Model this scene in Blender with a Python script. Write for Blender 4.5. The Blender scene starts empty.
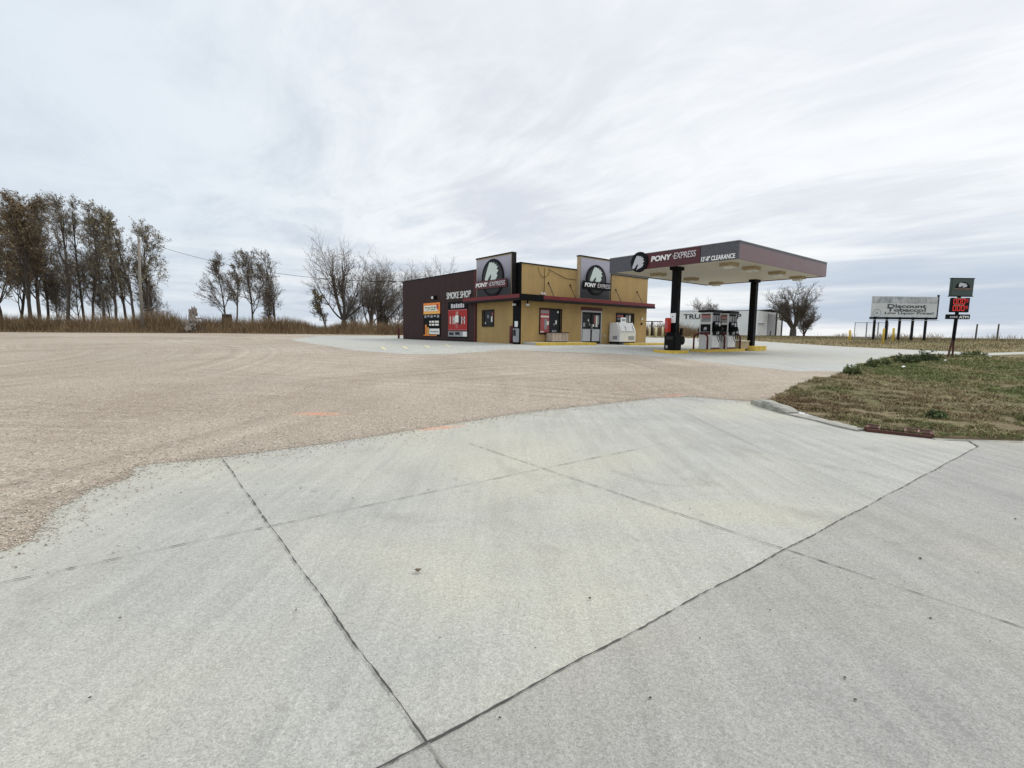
import bpy, bmesh, math, random
import numpy as np
from mathutils import Matrix, Vector, noise
from mathutils.geometry import delaunay_2d_cdt
R = math.radians
sc = bpy.context.scene
col = sc.collection
rng = np.random.default_rng(7)
random.seed(7)

# ------------------------------------------------------------------ camera
F, CX, CY, EYE = 490.0, 512.0, 384.0, 1.6
upv = -np.array([-.012, 1, (384-333.0)/F]); upv /= np.linalg.norm(upv)
fw = np.array([0, 0, 1.]); fw -= upv*(fw@upv); fw /= np.linalg.norm(fw)
rt = np.cross(fw, upv)
if rt[0] < 0: rt = -rt
cam = bpy.data.cameras.new('camera'); camo = bpy.data.objects.new('camera', cam); col.objects.link(camo)
cam.sensor_width = 36; cam.lens = F/1024*36; cam.clip_start = .05; cam.clip_end = 20000
W = np.array([rt, fw, upv])                       # rows: world axes in view coordinates (x right, y down, z forward)
cx_, cy_, cz_ = W@[1, 0, 0], W@[0, -1, 0], W@[0, 0, -1]
camo.matrix_world = Matrix(((cx_[0], cy_[0], cz_[0], 0), (cx_[1], cy_[1], cz_[1], 0), (cx_[2], cy_[2], cz_[2], EYE), (0, 0, 0, 1)))
sc.camera = camo
sc.render.resolution_x = 1024; sc.render.resolution_y = 768
sc.view_settings.view_transform = 'Standard'; sc.view_settings.look = 'None'
sc.view_settings.gamma = 1; sc.view_settings.use_curve_mapping = False
sc.view_settings.exposure = 0.10

# ------------------------------------------------------------------ world + sun
SUN_AZ, SUN_EL = R(62), R(44)                      # azimuth clockwise from +Y
wd = bpy.data.worlds.new('World'); sc.world = wd; wd.use_nodes = True
nt = wd.node_tree; nt.nodes.clear()
def wn(t, **k):
    n = nt.nodes.new(t)
    for a, b in k.items(): setattr(n, a, b)
    return n
def wl(a, b): nt.links.new(a, b)
def wmath(op, a, b=None, c=None):
    n = wn('ShaderNodeMath', operation=op)
    for i, v in enumerate((a, b, c)):
        if v is None: continue
        if isinstance(v, (int, float)): n.inputs[i].default_value = v
        else: wl(v, n.inputs[i])
    return n.outputs[0]
def wmap(v, a, b, c, d, smooth=True):
    n = wn('ShaderNodeMapRange'); n.interpolation_type = 'SMOOTHSTEP' if smooth else 'LINEAR'
    wl(v, n.inputs[0])
    for i, x in enumerate((a, b, c, d)): n.inputs[i+1].default_value = x
    return n.outputs[0]
def wmix(f, a, b):
    n = wn('ShaderNodeMix', data_type='RGBA')
    if isinstance(f, (int, float)): n.inputs[0].default_value = f
    else: wl(f, n.inputs[0])
    for i, v in ((6, a), (7, b)):
        if isinstance(v, tuple): n.inputs[i].default_value = (*v, 1)
        else: wl(v, n.inputs[i])
    return n.outputs[2]
sky = wn('ShaderNodeTexSky', sky_type='NISHITA', sun_disc=False, sun_elevation=SUN_EL, sun_rotation=SUN_AZ)
sky.air_density = 1.2; sky.dust_density = 1.5
bg1 = wn('ShaderNodeBackground'); bg1.inputs[1].default_value = .10; wl(sky.outputs[0], bg1.inputs[0])
tc = wn('ShaderNodeTexCoord'); sep = wn('ShaderNodeSeparateXYZ'); wl(tc.outputs['Generated'], sep.inputs[0])
X_, Y_, Z_ = sep.outputs
zc = wmath('ADD', wmath('MAXIMUM', Z_, 0.0), .085)
px_, py_ = wmath('DIVIDE', X_, zc), wmath('DIVIDE', Y_, zc)
ca, sa = math.cos(R(38)), math.sin(R(38))           # streaks run away to the left
al = wmath('SUBTRACT', wmath('MULTIPLY', py_, ca), wmath('MULTIPLY', px_, sa))
ac = wmath('ADD', wmath('MULTIPLY', px_, ca), wmath('MULTIPLY', py_, sa))
def cloudnoise(sx, sy, scale, detail, rough, dist, off):
    cmb = wn('ShaderNodeCombineXYZ')
    wl(wmath('ADD', wmath('MULTIPLY', al, sx), off), cmb.inputs[0]); wl(wmath('MULTIPLY', ac, sy), cmb.inputs[1])
    n = wn('ShaderNodeTexNoise'); n.inputs['Scale'].default_value = scale; n.inputs['Detail'].default_value = detail
    n.inputs['Roughness'].default_value = rough; n.inputs['Distortion'].default_value = dist
    wl(cmb.outputs[0], n.inputs['Vector']); return n.outputs[0]
big = cloudnoise(.8, 1.0, .6, 5, .55, 1.0, 3.1)
streak = cloudnoise(.75, 1.5, 1.3, 8, .6, 1.1, 11.3)
fine = cloudnoise(.9, 2.6, 4.5, 8, .65, 1.3, 5.2)
tone = wmath('ADD', wmath('MULTIPLY', big, .5), wmath('ADD', wmath('MULTIPLY', streak, .40), wmath('MULTIPLY', fine, .10)))
# clouds thin out and show blue near the horizon, especially to the right and far left
tone = wmap(tone, .38, .60, 0, 1)
right = wmap(X_, -.5, .55, 0, 1)
cloud = wmix(tone, (.62, .66, .735), (.89, .915, .94))
cloud = wmix(wmath('MULTIPLY', wmap(wmath('ADD', Z_, wmath('MULTIPLY', X_, .35)), -.05, .75, 0, 1), .55), cloud, (.93, .95, .965))
leftc = wmap(X_, -.75, 0, 1, 0)
cloud = wmix(wmath('MULTIPLY', leftc, .6), cloud, (.62, .725, .82))
# low band: horizontal layers, blue-grey gaps
band = wn('ShaderNodeTexNoise'); cmb = wn('ShaderNodeCombineXYZ')
wl(wmath('MULTIPLY', X_, 1.3), cmb.inputs[0]); wl(wmath('MULTIPLY', Z_, 15), cmb.inputs[2]); wl(wmath('MULTIPLY', Y_, .6), cmb.inputs[1])
wl(cmb.outputs[0], band.inputs['Vector']); band.inputs['Scale'].default_value = 1.5; band.inputs['Detail'].default_value = 6; band.inputs['Distortion'].default_value = .25
lowc = wmix(wmap(band.outputs[0], .42, .62, 0, 1), (.43, .52, .65), (.90, .92, .93))
low = wmap(Z_, .06, .22, 1, 0)
cloud = wmix(wmath('MULTIPLY', low, wmap(X_, -.6, .5, .45, .85)), cloud, lowc)
gain = wmap(Z_, .55, .9, 1.0, 1.9)                 # thin bright overcast overhead
bg2 = wn('ShaderNodeBackground'); wl(cloud, bg2.inputs[0]); wl(gain, bg2.inputs[1])
mx = wn('ShaderNodeMixShader'); mx.inputs[0].default_value = .95
wl(bg1.outputs[0], mx.inputs[1]); wl(bg2.outputs[0], mx.inputs[2])
wo = wn('ShaderNodeOutputWorld'); wl(mx.outputs[0], wo.inputs[0])
sun = bpy.data.lights.new('sun', 'SUN'); sun.energy = 1.5; sun.angle = R(14); sun.color = (1, .95, .88)
suno = bpy.data.objects.new('sun', sun); col.objects.link(suno)
sd = Vector((math.sin(SUN_AZ)*math.cos(SUN_EL), math.cos(SUN_AZ)*math.cos(SUN_EL), math.sin(SUN_EL)))
suno.rotation_euler = sd.to_track_quat('Z', 'Y').to_euler()

# ------------------------------------------------------------------ tools: terrain height and sight lines
ctrl = [(x, y, .0062*x+.0067*y) for x, y in [(-7,0),(-3.6,3.4),(0,0),(0,4),(0,8),(4,4),(4.1,11.9),(8,6),(7,10),(12,9),(20,14),(-12,-8),(12,-8),(0,-14),(34,24),(-1,9)]]
ctrl += [(.5,29.5,.93),(-9.2,41.5,1.0),(10.1,37.1,.9),(5,26,.8),(8.1,24.8,.70),(14.6,30.2,.72),(10.2,15.2,.42),(0,20,.55),(-8,20,.6),(-20,20,.6),(-9,9,.2),(-25,35,.95),(-50,50,1.1),(-30,50,1.2),(-10,55,1.35),(10,55,1.4),(23.3,26,.6),(30,38,.85),(45,45,1.0),(40,60,1.45),(10,80,1.5),(60,80,1.55),(-60,80,1.4),(80,60,1.3),(-60,20,.8),(-80,50,1.2),(90,90,1.6),(0,110,1.5),(-80,110,1.5),(100,40,.9),(-40,-20,-.1),(60,20,.4),(40,-20,0.1)]
ctrl = np.array(ctrl); TP = ctrl[:, :2]; TN = len(TP)
def tk(r): return np.where(r > 0, r*r*np.log(r+1e-9), 0)
A_ = np.zeros((TN+3, TN+3)); A_[:TN, :TN] = tk(np.linalg.norm(TP[:, None]-TP[None], axis=2))+np.eye(TN)*2.0
A_[:TN, TN] = 1; A_[:TN, TN+1:] = TP; A_[TN, :TN] = 1; A_[TN+1:, :TN] = TP.T
tw = np.linalg.solve(A_, np.r_[ctrl[:, 2], 0, 0, 0])
def G(xy):
    xy = np.atleast_2d(np.asarray(xy, float))
    r = np.linalg.norm(xy[:, None]-TP[None], axis=2)
    t = tk(r)@tw[:TN]+tw[TN]+xy@tw[TN+1:]
    d = np.hypot(xy[:, 0], xy[:, 1]-40); s = np.clip((d-60)/60, 0, 1); s = s*s*(3-2*s)
    return t*(1-s)+1.5*s
def g(x, y): return float(G([[x, y]])[0])
def ray(x, y):
    d = np.array([(x-CX)/F, (y-CY)/F, 1.]); return W@d
def gpt(px, py):
    r = ray(px, py); o = np.array([0, 0, EYE]); a = .5
    while a < 500:
        p = o+r*a*1.03
        if p[2] < g(p[0], p[1]):
            b = a*1.03
            for _ in range(24):
                m = (a+b)/2; p = o+r*m
                if p[2] < g(p[0], p[1]): b = m
                else: a = m
            return np.array([p[0], p[1]])
        a *= 1.03
    return np.array([p[0], p[1]])
def atY(x, y, Y):
    r = ray(x, y); return np.array([0, 0, EYE])+r*Y/r[1]

# ------------------------------------------------------------------ tools: materials
def mat(name, color=(.5,.5,.5), rough=.7, metal=0, spec=.4, coat=0):
    m = bpy.data.materials.new(name); m.use_nodes = True
    b = m.node_tree.nodes['Principled BSDF']
    b.inputs['Base Color'].default_value = (*color, 1); b.inputs['Roughness'].default_value = rough
    b.inputs['Metallic'].default_value = metal; b.inputs['Specular IOR Level'].default_value = spec
    b.inputs['Coat Weight'].default_value = coat
    return m
class NT:
    def __init__(s, m): s.m = m; s.t = m.node_tree; s.b = s.t.nodes['Principled BSDF']; s.tc = s.n('ShaderNodeTexCoord')
    def n(s, t, **k):
        n = s.t.nodes.new(t)
        for a, b in k.items(): setattr(n, a, b)
        return n
    def l(s, a, b): s.t.links.new(a, b)
    def co(s, scale=(1,1,1), rot=(0,0,0), loc=(0,0,0)):
        mp = s.n('ShaderNodeMapping'); mp.inputs['Scale'].default_value = scale; mp.inputs['Rotation'].default_value = rot; mp.inputs['Location'].default_value = loc
        s.l(s.tc.outputs['Object'], mp.inputs[0]); return mp.outputs[0]
    def noise(s, scale, detail=4, rough=.55, vec=None, dist=0):
        n = s.n('ShaderNodeTexNoise'); n.inputs['Scale'].default_value = scale; n.inputs['Detail'].default_value = detail
        n.inputs['Roughness'].default_value = rough; n.inputs['Distortion'].default_value = dist
        s.l(vec if vec is not None else s.tc.outputs['Object'], n.inputs['Vector']); return n.outputs[0]
    def vor(s, scale, vec=None, out='Distance', feature='F1'):
        n = s.n('ShaderNodeTexVoronoi', feature=feature); n.inputs['Scale'].default_value = scale
        s.l(vec if vec is not None else s.tc.outputs['Object'], n.inputs['Vector']); return n.outputs[out]
    def rng(s, v, a, b, c=0, d=1):
        n = s.n('ShaderNodeMapRange'); s.l(v, n.inputs[0])
        for i, x in enumerate((a, b, c, d)): n.inputs[i+1].default_value = x
        return n.outputs[0]
    def math(s, op, a, b=None):
        n = s.n('ShaderNodeMath', operation=op)
        for i, v in enumerate((a, b)):
            if v is None: continue
            if isinstance(v, (int, float)): n.inputs[i].default_value = v
            else: s.l(v, n.inputs[i])
        return n.outputs[0]
    def mix(s, f, a, b, blend='MIX'):
        n = s.n('ShaderNodeMix', data_type='RGBA', blend_type=blend)
        if isinstance(f, (int, float)): n.inputs[0].default_value = f
        else: s.l(f, n.inputs[0])
        for i, v in ((6, a), (7, b)):
            if isinstance(v, tuple): n.inputs[i].default_value = (*v, 1)
            else: s.l(v, n.inputs[i])
        return n.outputs[2]
    def base(s, c): s.l(c, s.b.inputs['Base Color'])
    def rough(s, c): s.l(c, s.b.inputs['Roughness'])
    def bump(s, h, strength=.3, dist=.02):
        n = s.n('ShaderNodeBump'); n.inputs['Strength'].default_value = strength; n.inputs['Distance'].default_value = dist
        s.l(h, n.inputs['Height']); s.l(n.outputs[0], s.b.inputs['Normal'])
def weathered(name, c, rough=.6, amt=.25, scale=3, streak=False, **k):
    m = mat(name, c, rough, **k); t = NT(m)
    v = t.co((1, 1, .25)) if streak else None
    n1 = t.noise(scale, 6, .6, v); n2 = t.noise(scale*7, 3, .6, v)
    f = t.math('ADD', t.math('MULTIPLY', n1, .7), t.math('MULTIPLY', n2, .3))
    lo = tuple(x*(1-amt) for x in c); hi = tuple(min(1, x*(1+amt*.7)) for x in c)
    t.base(t.mix(t.rng(f, .32, .68), lo, hi)); t.rough(t.rng(n1, .3, .7, max(.05, rough-.1), min(1, rough+.12)))
    return m

def sprayed(t, c):
    # faint orange survey paint sprayed on the ground at three places
    for i, (p, rx, rot) in enumerate(((gpt(440, 427.8), .50, .55), (gpt(320, 414), .55, .1), (gpt(672, 396), .45, .5))):
        mp = t.n('ShaderNodeMapping', vector_type='TEXTURE'); mp.inputs['Location'].default_value = (p[0], p[1], 0); mp.inputs['Rotation'].default_value = (0, 0, rot); mp.inputs['Scale'].default_value = (rx, rx*.34, 60)
        t.l(t.tc.outputs['Object'], mp.inputs[0]); ln = t.n('ShaderNodeVectorMath', operation='LENGTH'); t.l(mp.outputs[0], ln.inputs[0])
        d = t.math('ADD', ln.outputs['Value'], t.math('MULTIPLY', t.math('SUBTRACT', t.noise(7, 5, .7), .5), 2.2))
        c = t.mix(t.math('MULTIPLY', t.rng(d, .15, 1.0, 1, 0), .62), c, (.62, .26, .15))
    return c
def concrete(name, c_lo, c_hi, c_warm, warmfun=None):
    m = mat(name, c_lo, .88, spec=.25); t = NT(m)
    n0 = t.noise(.22, 3, .5, dist=.6); n1 = t.noise(1.3, 6, .62, dist=.3); n2 = t.noise(45, 4, .7); n3 = t.noise(160, 3, .75)
    # long scuffs left by traffic, running along and across the drive
    s1 = t.noise(1.0, 5, .6, t.co((6, .45, 1), (0, 0, R(-36))), .4)
    s2 = t.noise(1.0, 5, .65, t.co((9, .5, 1), (0, 0, R(20)), (4, 2, 0)), .5)
    f = t.math('ADD', t.math('MULTIPLY', n1, .38), t.math('ADD', t.math('MULTIPLY', s1, .36), t.math('MULTIPLY', s2, .26)))
    c = t.mix(t.rng(f, .34, .66), c_lo, c_hi)
    c = t.mix(t.math('MULTIPLY', t.rng(n0, .42, .60), .75), c, c_warm)
    gr = t.math('ADD', t.math('MULTIPLY', n2, .5), t.math('MULTIPLY', n3, .5))
    c = t.mix(1.0, c, t.mix(t.rng(gr, .33, .67), (.80, .80, .79), (1.18, 1.18, 1.18)), 'MULTIPLY')
    vs = t.n('ShaderNodeTexVoronoi'); vs.inputs['Scale'].default_value = 230; t.l(t.tc.outputs['Object'], vs.inputs['Vector'])
    sc1 = t.n('ShaderNodeSeparateColor'); t.l(vs.outputs['Color'], sc1.inputs[0])
    vs2 = t.n('ShaderNodeTexVoronoi'); vs2.inputs['Scale'].default_value = 110; t.l(t.tc.outputs['Object'], vs2.inputs['Vector'])
    sc2 = t.n('ShaderNodeSeparateColor'); t.l(vs2.outputs['Color'], sc2.inputs[0])
    sp = t.math('ADD', t.math('MULTIPLY', sc1.outputs[0], .6), t.math('MULTIPLY', sc2.outputs[0], .4))
    c = t.mix(1.0, c, t.mix(sp, (.70, .70, .69), (1.30, 1.30, 1.30)), 'MULTIPLY')
    # rubber smudges left by tyres
    ty = t.noise(1.0, 6, .7, t.co((3.2, .22, 1), (0, 0, R(-28)), (2, 5, 0)), .5)
    c = t.mix(t.math('MULTIPLY', t.rng(ty, .56, .72), .30), c, (.16, .16, .155))
    pits = t.rng(t.vor(60), .0, .16, 1, 0); spots = t.math('MULTIPLY', pits, t.rng(t.noise(3.5, 3), .52, .66))
    c = t.mix(t.math('MULTIPLY', spots, .6), c, (.12, .115, .10))
    st = t.rng(t.noise(.8, 5, .6, t.co(loc=(7, 3, 0)), 1.0), .60, .74)
    c = t.mix(t.math('MULTIPLY', st, .38), c, (.19, .185, .165))
    dn = t.n('ShaderNodeTexNoise'); dn.inputs['Scale'].default_value = 2.5; dn.inputs['Detail'].default_value = 5; t.l(t.tc.outputs['Object'], dn.inputs['Vector'])
    va = t.n('ShaderNodeVectorMath', operation='MULTIPLY_ADD'); t.l(dn.outputs['Color'], va.inputs[0]); va.inputs[1].default_value = (.35, .35, 0); t.l(t.tc.outputs['Object'], va.inputs[2])
    ce = t.vor(.55, va.outputs[0], 'Distance', 'DISTANCE_TO_EDGE')
    ck = t.math('MULTIPLY', t.rng(ce, .0008, .0028, 1, 0), t.rng(t.noise(.45, 3, .5, t.co(loc=(3, 8, 0))), .54, .60))
    c = t.mix(t.math('MULTIPLY', ck, .12), c, (.10, .095, .085))
    sm = t.math('MULTIPLY', t.rng(t.noise(9, 3, .6), .60, .72), t.rng(t.noise(.9, 3, .5, t.co(loc=(9, 9, 0))), .50, .62))
    c = t.mix(t.math('MULTIPLY', sm, .30), c, (.14, .135, .12))
    c = sprayed(t, c)
    t.base(c); t.bump(t.math('ADD', gr, t.math('MULTIPLY', f, .6)), .35, .004)
    return m
M = {}
M['apron'] = concrete('apron_concrete', (.272, .270, .254), (.402, .400, .374), (.428, .412, .335))
M['road'] = concrete('road_concrete', (.235, .232, .22), (.335, .33, .312), (.335, .322, .27))
M['pad'] = concrete('pad_concrete', (.31, .315, .30), (.41, .415, .395), (.40, .392, .35))
def mk_gravel():
    m = mat('gravel', (.4,.35,.3), .95, spec=.15); t = NT(m)
    base = t.mix(t.rng(t.noise(.16, 5, .6, dist=.5), .38, .62), (.300, .252, .200), (.388, .337, .277))
    # tyre tracks: families of arcs swept by turning trucks
    tot = None
    for i, (x, y, fr) in enumerate([(-6, -4, 3.2), (9, 2, 2.6), (-30, 12, 2.1), (3, 50, 2.4)]):
        mp = t.n('ShaderNodeMapping', vector_type='POINT'); mp.inputs['Location'].default_value = (-x, -y, 0); t.l(t.tc.outputs['Object'], mp.inputs[0])
        ln = t.n('ShaderNodeVectorMath', operation='LENGTH'); t.l(mp.outputs[0], ln.inputs[0])
        w = t.n('ShaderNodeCombineXYZ'); t.l(t.math('MULTIPLY', ln.outputs['Value'], fr), w.inputs[0]); w.inputs[1].default_value = i*7.
        a = t.rng(t.noise(1.0, 3, .6, w.outputs[0]), .38, .62, -1, 1)
        k = t.rng(t.noise(.11, 2, .5, t.co(loc=(i*13, i*5, 0))), .45, .58)
        a = t.math('MULTIPLY', a, k); tot = a if tot is None else t.math('ADD', tot, a)
    c = t.mix(t.rng(tot, -1.2, 1.2), t.mix(1.0, base, (.83, .82, .81), 'MULTIPLY'), t.mix(1.0, base, (1.13, 1.13, 1.13), 'MULTIPLY'))
    pale = t.rng(t.noise(.09, 4, .6, t.co(loc=(3, 9, 0)), .4), .56, .70)
    c = t.mix(t.math('MULTIPLY', pale, .5), c, (.38, .36, .315))
    v1 = t.n('ShaderNodeTexVoronoi'); v1.inputs['Scale'].default_value = 52; t.l(t.tc.outputs['Object'], v1.inputs['Vector'])
    bw = t.n('ShaderNodeSeparateColor'); t.l(v1.outputs['Color'], bw.inputs[0])
    v2 = t.n('ShaderNodeTexVoronoi'); v2.inputs['Scale'].default_value = 23; t.l(t.tc.outputs['Object'], v2.inputs['Vector'])
    bw2 = t.n('ShaderNodeSeparateColor'); t.l(v2.outputs['Color'], bw2.inputs[0])
    g1 = t.math('ADD', t.math('MULTIPLY', bw.outputs[0], .6), t.math('MULTIPLY', t.noise(70, 3, .7), .4))
    c = t.mix(1.0, c, t.mix(g1, (.62, .61, .60), (1.36, 1.37, 1.38)), 'MULTIPLY')
    c = t.mix(t.math('MULTIPLY', t.rng(bw2.outputs[1], .90, .97), .38), c, (.60, .56, .50))
    c = t.mix(t.math('MULTIPLY', t.rng(bw2.outputs[2], .92, .98), .45), c, (.20, .16, .13))
    c = sprayed(t, c)
    t.base(c); t.bump(t.math('ADD', v1.outputs['Distance'], t.math('MULTIPLY', tot, .4)), .7, .015)
    return m
M['gravel'] = mk_gravel()
def mk_soil(name, cols, scale=1.0):
    m = mat(name, cols[0], .95, spec=.1); t = NT(m)
    c = t.mix(t.rng(t.noise(.5*scale, 6, .65, dist=.5), .38, .62), cols[0], cols[1])
    c = t.mix(t.rng(t.noise(.13*scale, 5, .6, t.co(loc=(5, 1, 0)), .6), .45, .60), c, cols[2])
    c = t.mix(1.0, c, t.mix(t.noise(22*scale, 5, .7), (.6, .6, .6), (1.4, 1.4, 1.4)), 'MULTIPLY')
    t.base(c); t.bump(t.noise(14*scale, 5, .7), .8, .05); return m
M['verge'] = mk_soil('verge_soil', [(.14, .11, .065), (.22, .18, .11), (.12, .118, .055)])
M['field'] = mk_soil('field_soil', [(.15, .125, .06), (.23, .185, .105), (.12, .115, .05)], .6)
def attr_mat(name, rough=.85, spec=.15, trans=0):
    m = mat(name, (.2,.2,.1), rough, spec=spec); t = NT(m)
    a = t.n('ShaderNodeAttribute', attribute_name='Col'); t.base(a.outputs['Color']); return m
M['grass'] = attr_mat('grass_blades'); M['leaf'] = attr_mat('leaves'); M['stone'] = attr_mat('loose_stones')
M['bark'] = weathered('bark', (.085, .072, .060), .95, .4, 3)
M['twig'] = mat('twigs', (.135, .112, .092), .95)
M['pole_wood'] = weathered('pole_wood', (.23, .21, .18), .9, .3, 4, True)
M['dead_wood'] = weathered('dead_wood', (.24, .215, .185), .9, .4, 4)
M['tar'] = mat('joint_tar', (.055, .052, .05), .9)
M['dust'] = mat('joint_dust', (.20, .19, .165), .95)
M['yellow'] = weathered('yellow_paint', (.62, .44, .07), .7, .3, 5)
M['pale_yellow'] = weathered('faded_stripe_paint', (.62, .56, .34), .8, .3, 9)
M['orange_spray'] = mat('orange_spray', (.46, .29, .20), .9)
M['maroon_panel'] = weathered('maroon_wall_panel', (.040, .019, .019), .55, .22, 1.4, True, spec=.2)
def ribs(m, axis, period, strength=.6, depth=.02, width=.06):
    t = NT(m); s = t.n('ShaderNodeSeparateXYZ'); t.l(t.tc.outputs['Object'], s.inputs[0])
    fr = t.math('FRACT', t.math('DIVIDE', s.outputs[axis], period))
    d = t.math('ABSOLUTE', t.math('SUBTRACT', fr, .5))
    t.bump(t.rng(d, width/period, width/period*1.6), strength, depth); return m
M['tan'] = weathered('tan_plywood', (.40, .27, .11), .8, .2, 1.6, True)
M['tan_edge'] = weathered('tan_trim', (.42, .33, .2), .8, .2, 3)
M['black'] = weathered('black_paint', (.003, .003, .004), .55, .3, 4, spec=.12)
M['dark_trim'] = weathered('dark_trim', (.016, .013, .014), .6, .3, 4, spec=.15)
M['red_metal'] = weathered('dark_red_metal', (.155, .014, .019), .42, .25, 3)
M['dark_red'] = weathered('dark_red_paint', (.09, .009, .012), .5, .3, 4)
M['fire_red'] = weathered('bright_red_paint', (.48, .032, .02), .45, .2, 4)
M['fascia_maroon'] = weathered('fascia_maroon', (.085, .018, .023), .42, .2, 1.5)
M['fascia_sheen'] = weathered('sheen_maroon_fascia', (.165, .098, .103), .38, .18, .8)  # same maroon fascia, with its pinkish sky sheen put into the base colour
M['roof'] = weathered('roof_membrane', (.42, .41, .40), .9, .15, .6)
M['cream'] = ribs(weathered('cream_soffit', (.58, .53, .43), .6, .12, 1.0), 0, .6, .5, .015, .03)
M['white'] = weathered('white_paint', (.74, .74, .72), .5, .12, 3)
M['letter'] = mat('white_lettering', (.82, .82, .80), .5)
M['letter_thin'] = mat('grey_lettering', (.58, .56, .58), .5)
M['letter_dark'] = mat('black_lettering', (.02, .02, .022), .6)
M['grey'] = weathered('grey_metal', (.30, .31, .33), .5, .15, 3)
M['light_grey'] = weathered('light_grey_metal', (.48, .49, .50), .5, .12, 3)
M['steel'] = weathered('galvanised_steel', (.42, .43, .44), .45, .2, 6, metal=.6)
M['shed_wall'] = ribs(weathered('white_ribbed_metal', (.76, .78, .79), .55, .1, .6), 0, .9, .5, .03, .05)
M['shed_roof'] = weathered('grey_roof_metal', (.26, .27, .30), .5, .15, .6)
M['planter'] = weathered('weathered_boards', (.42, .35, .29), .85, .3, 5, True)
M['horse'] = mat('pale_emblem', (.56, .64, .60), .55)
M['horse_grey'] = mat('grey_emblem', (.50, .51, .54), .55)
M['disc'] = mat('roundel_black', (.005, .005, .007), .5, spec=.15)
M['faded_letter'] = mat('faded_lettering', (.075, .08, .085), .7)
M['disc_grey'] = weathered('roundel_grey', (.016, .018, .020), .5, .2, 4)
M['curb'] = weathered('curb_concrete', (.31, .30, .265), .9, .45, 5)
M['rust'] = weathered('rusty_iron', (.085, .033, .025), .85, .4, 12)
M['rust_lt'] = weathered('pale_rusty_iron', (.22, .135, .11), .85, .4, 12)
M['glass'] = mat('dark_glass', (.006, .007, .008), .12, spec=.22)
M['interior'] = mat('dark_interior', (.02, .018, .018), .8)
M['orange'] = mat('orange_print', (.78, .24, .045), .5)
M['orange_lt'] = mat('amber_print', (.85, .45, .10), .5)
M['print_white'] = mat('white_print', (.80, .78, .72), .5)
M['print_green'] = mat('green_print', (.14, .22, .09), .5)
M['print_red'] = weathered('red_print', (.38, .018, .016), .5, .15, 2)
M['print_pink'] = weathered('pink_print', (.42, .10, .10), .5, .15, 3)
M['print_grey'] = mat('grey_print', (.30, .31, .33), .5)
M['print_skin'] = mat('tan_print', (.42, .25, .2), .5)
def mk_led():
    m = mat('red_digits', (.40, .02, .02), .4); b = m.node_tree.nodes['Principled BSDF']
    b.inputs['Emission Color'].default_value = (1, .06, .04, 1); b.inputs['Emission Strength'].default_value = .32; return m
M['led'] = mk_led()
M['sign_green'] = weathered('dark_green_sign', (.045, .065, .055), .4, .15, 2)
M['billboard'] = weathered('faded_billboard', (.56, .58, .58), .75, .12, 1.2)
def mk_peel():
    m = mat('peeled_billboard', (.4,.4,.4), .8); t = NT(m)
    n = t.noise(1.4, 7, .7, t.co((1, 1, .6)), .5)
    t.base(t.mix(t.rng(n, .42, .60), (.24, .25, .27), (.52, .53, .54))); return m
M['peel'] = mk_peel()
def mk_signboard():
    # printed panel: pale lilac at the top fading down to near-black artwork, a printed pattern
    m = mat('printed_sign_panel', (.4,.4,.5), .45); t = NT(m)
    s = t.n('ShaderNodeSeparateXYZ'); t.l(t.tc.outputs['Object'], s.inputs[0])
    h = t.math('ADD', t.rng(s.outputs[2], 3.0, 5.3), t.math('MULTIPLY', t.math('SUBTRACT', t.noise(.9, 2), .5), .15))
    c = t.mix(t.rng(h, .12, .50), (.018, .018, .024), (.15, .148, .175)); c = t.mix(t.rng(h, .42, .9), c, (.37, .36, .43)); t.base(c); return m
M['signboard'] = mk_signboard()
def mk_mesh_panel():
    m = mat('patterned_grey_fascia', (.1,.1,.11), .45); t = NT(m)
    v = t.vor(22, t.co((1, 1, 1.3)));  t.base(t.mix(t.rng(v, .25, .45), (.125, .125, .142), (.07, .071, .083))); return m
M['patterned'] = mk_mesh_panel()
M['weed'] = attr_mat('weed_leaves')
M['lens'] = mat('light_lens', (.72, .70, .64), .3)
M['paper'] = mat('white_notice', (.80, .82, .82), .6)
M['rubber'] = mat('black_rubber', (.007, .007, .007), .75, spec=.12)

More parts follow.
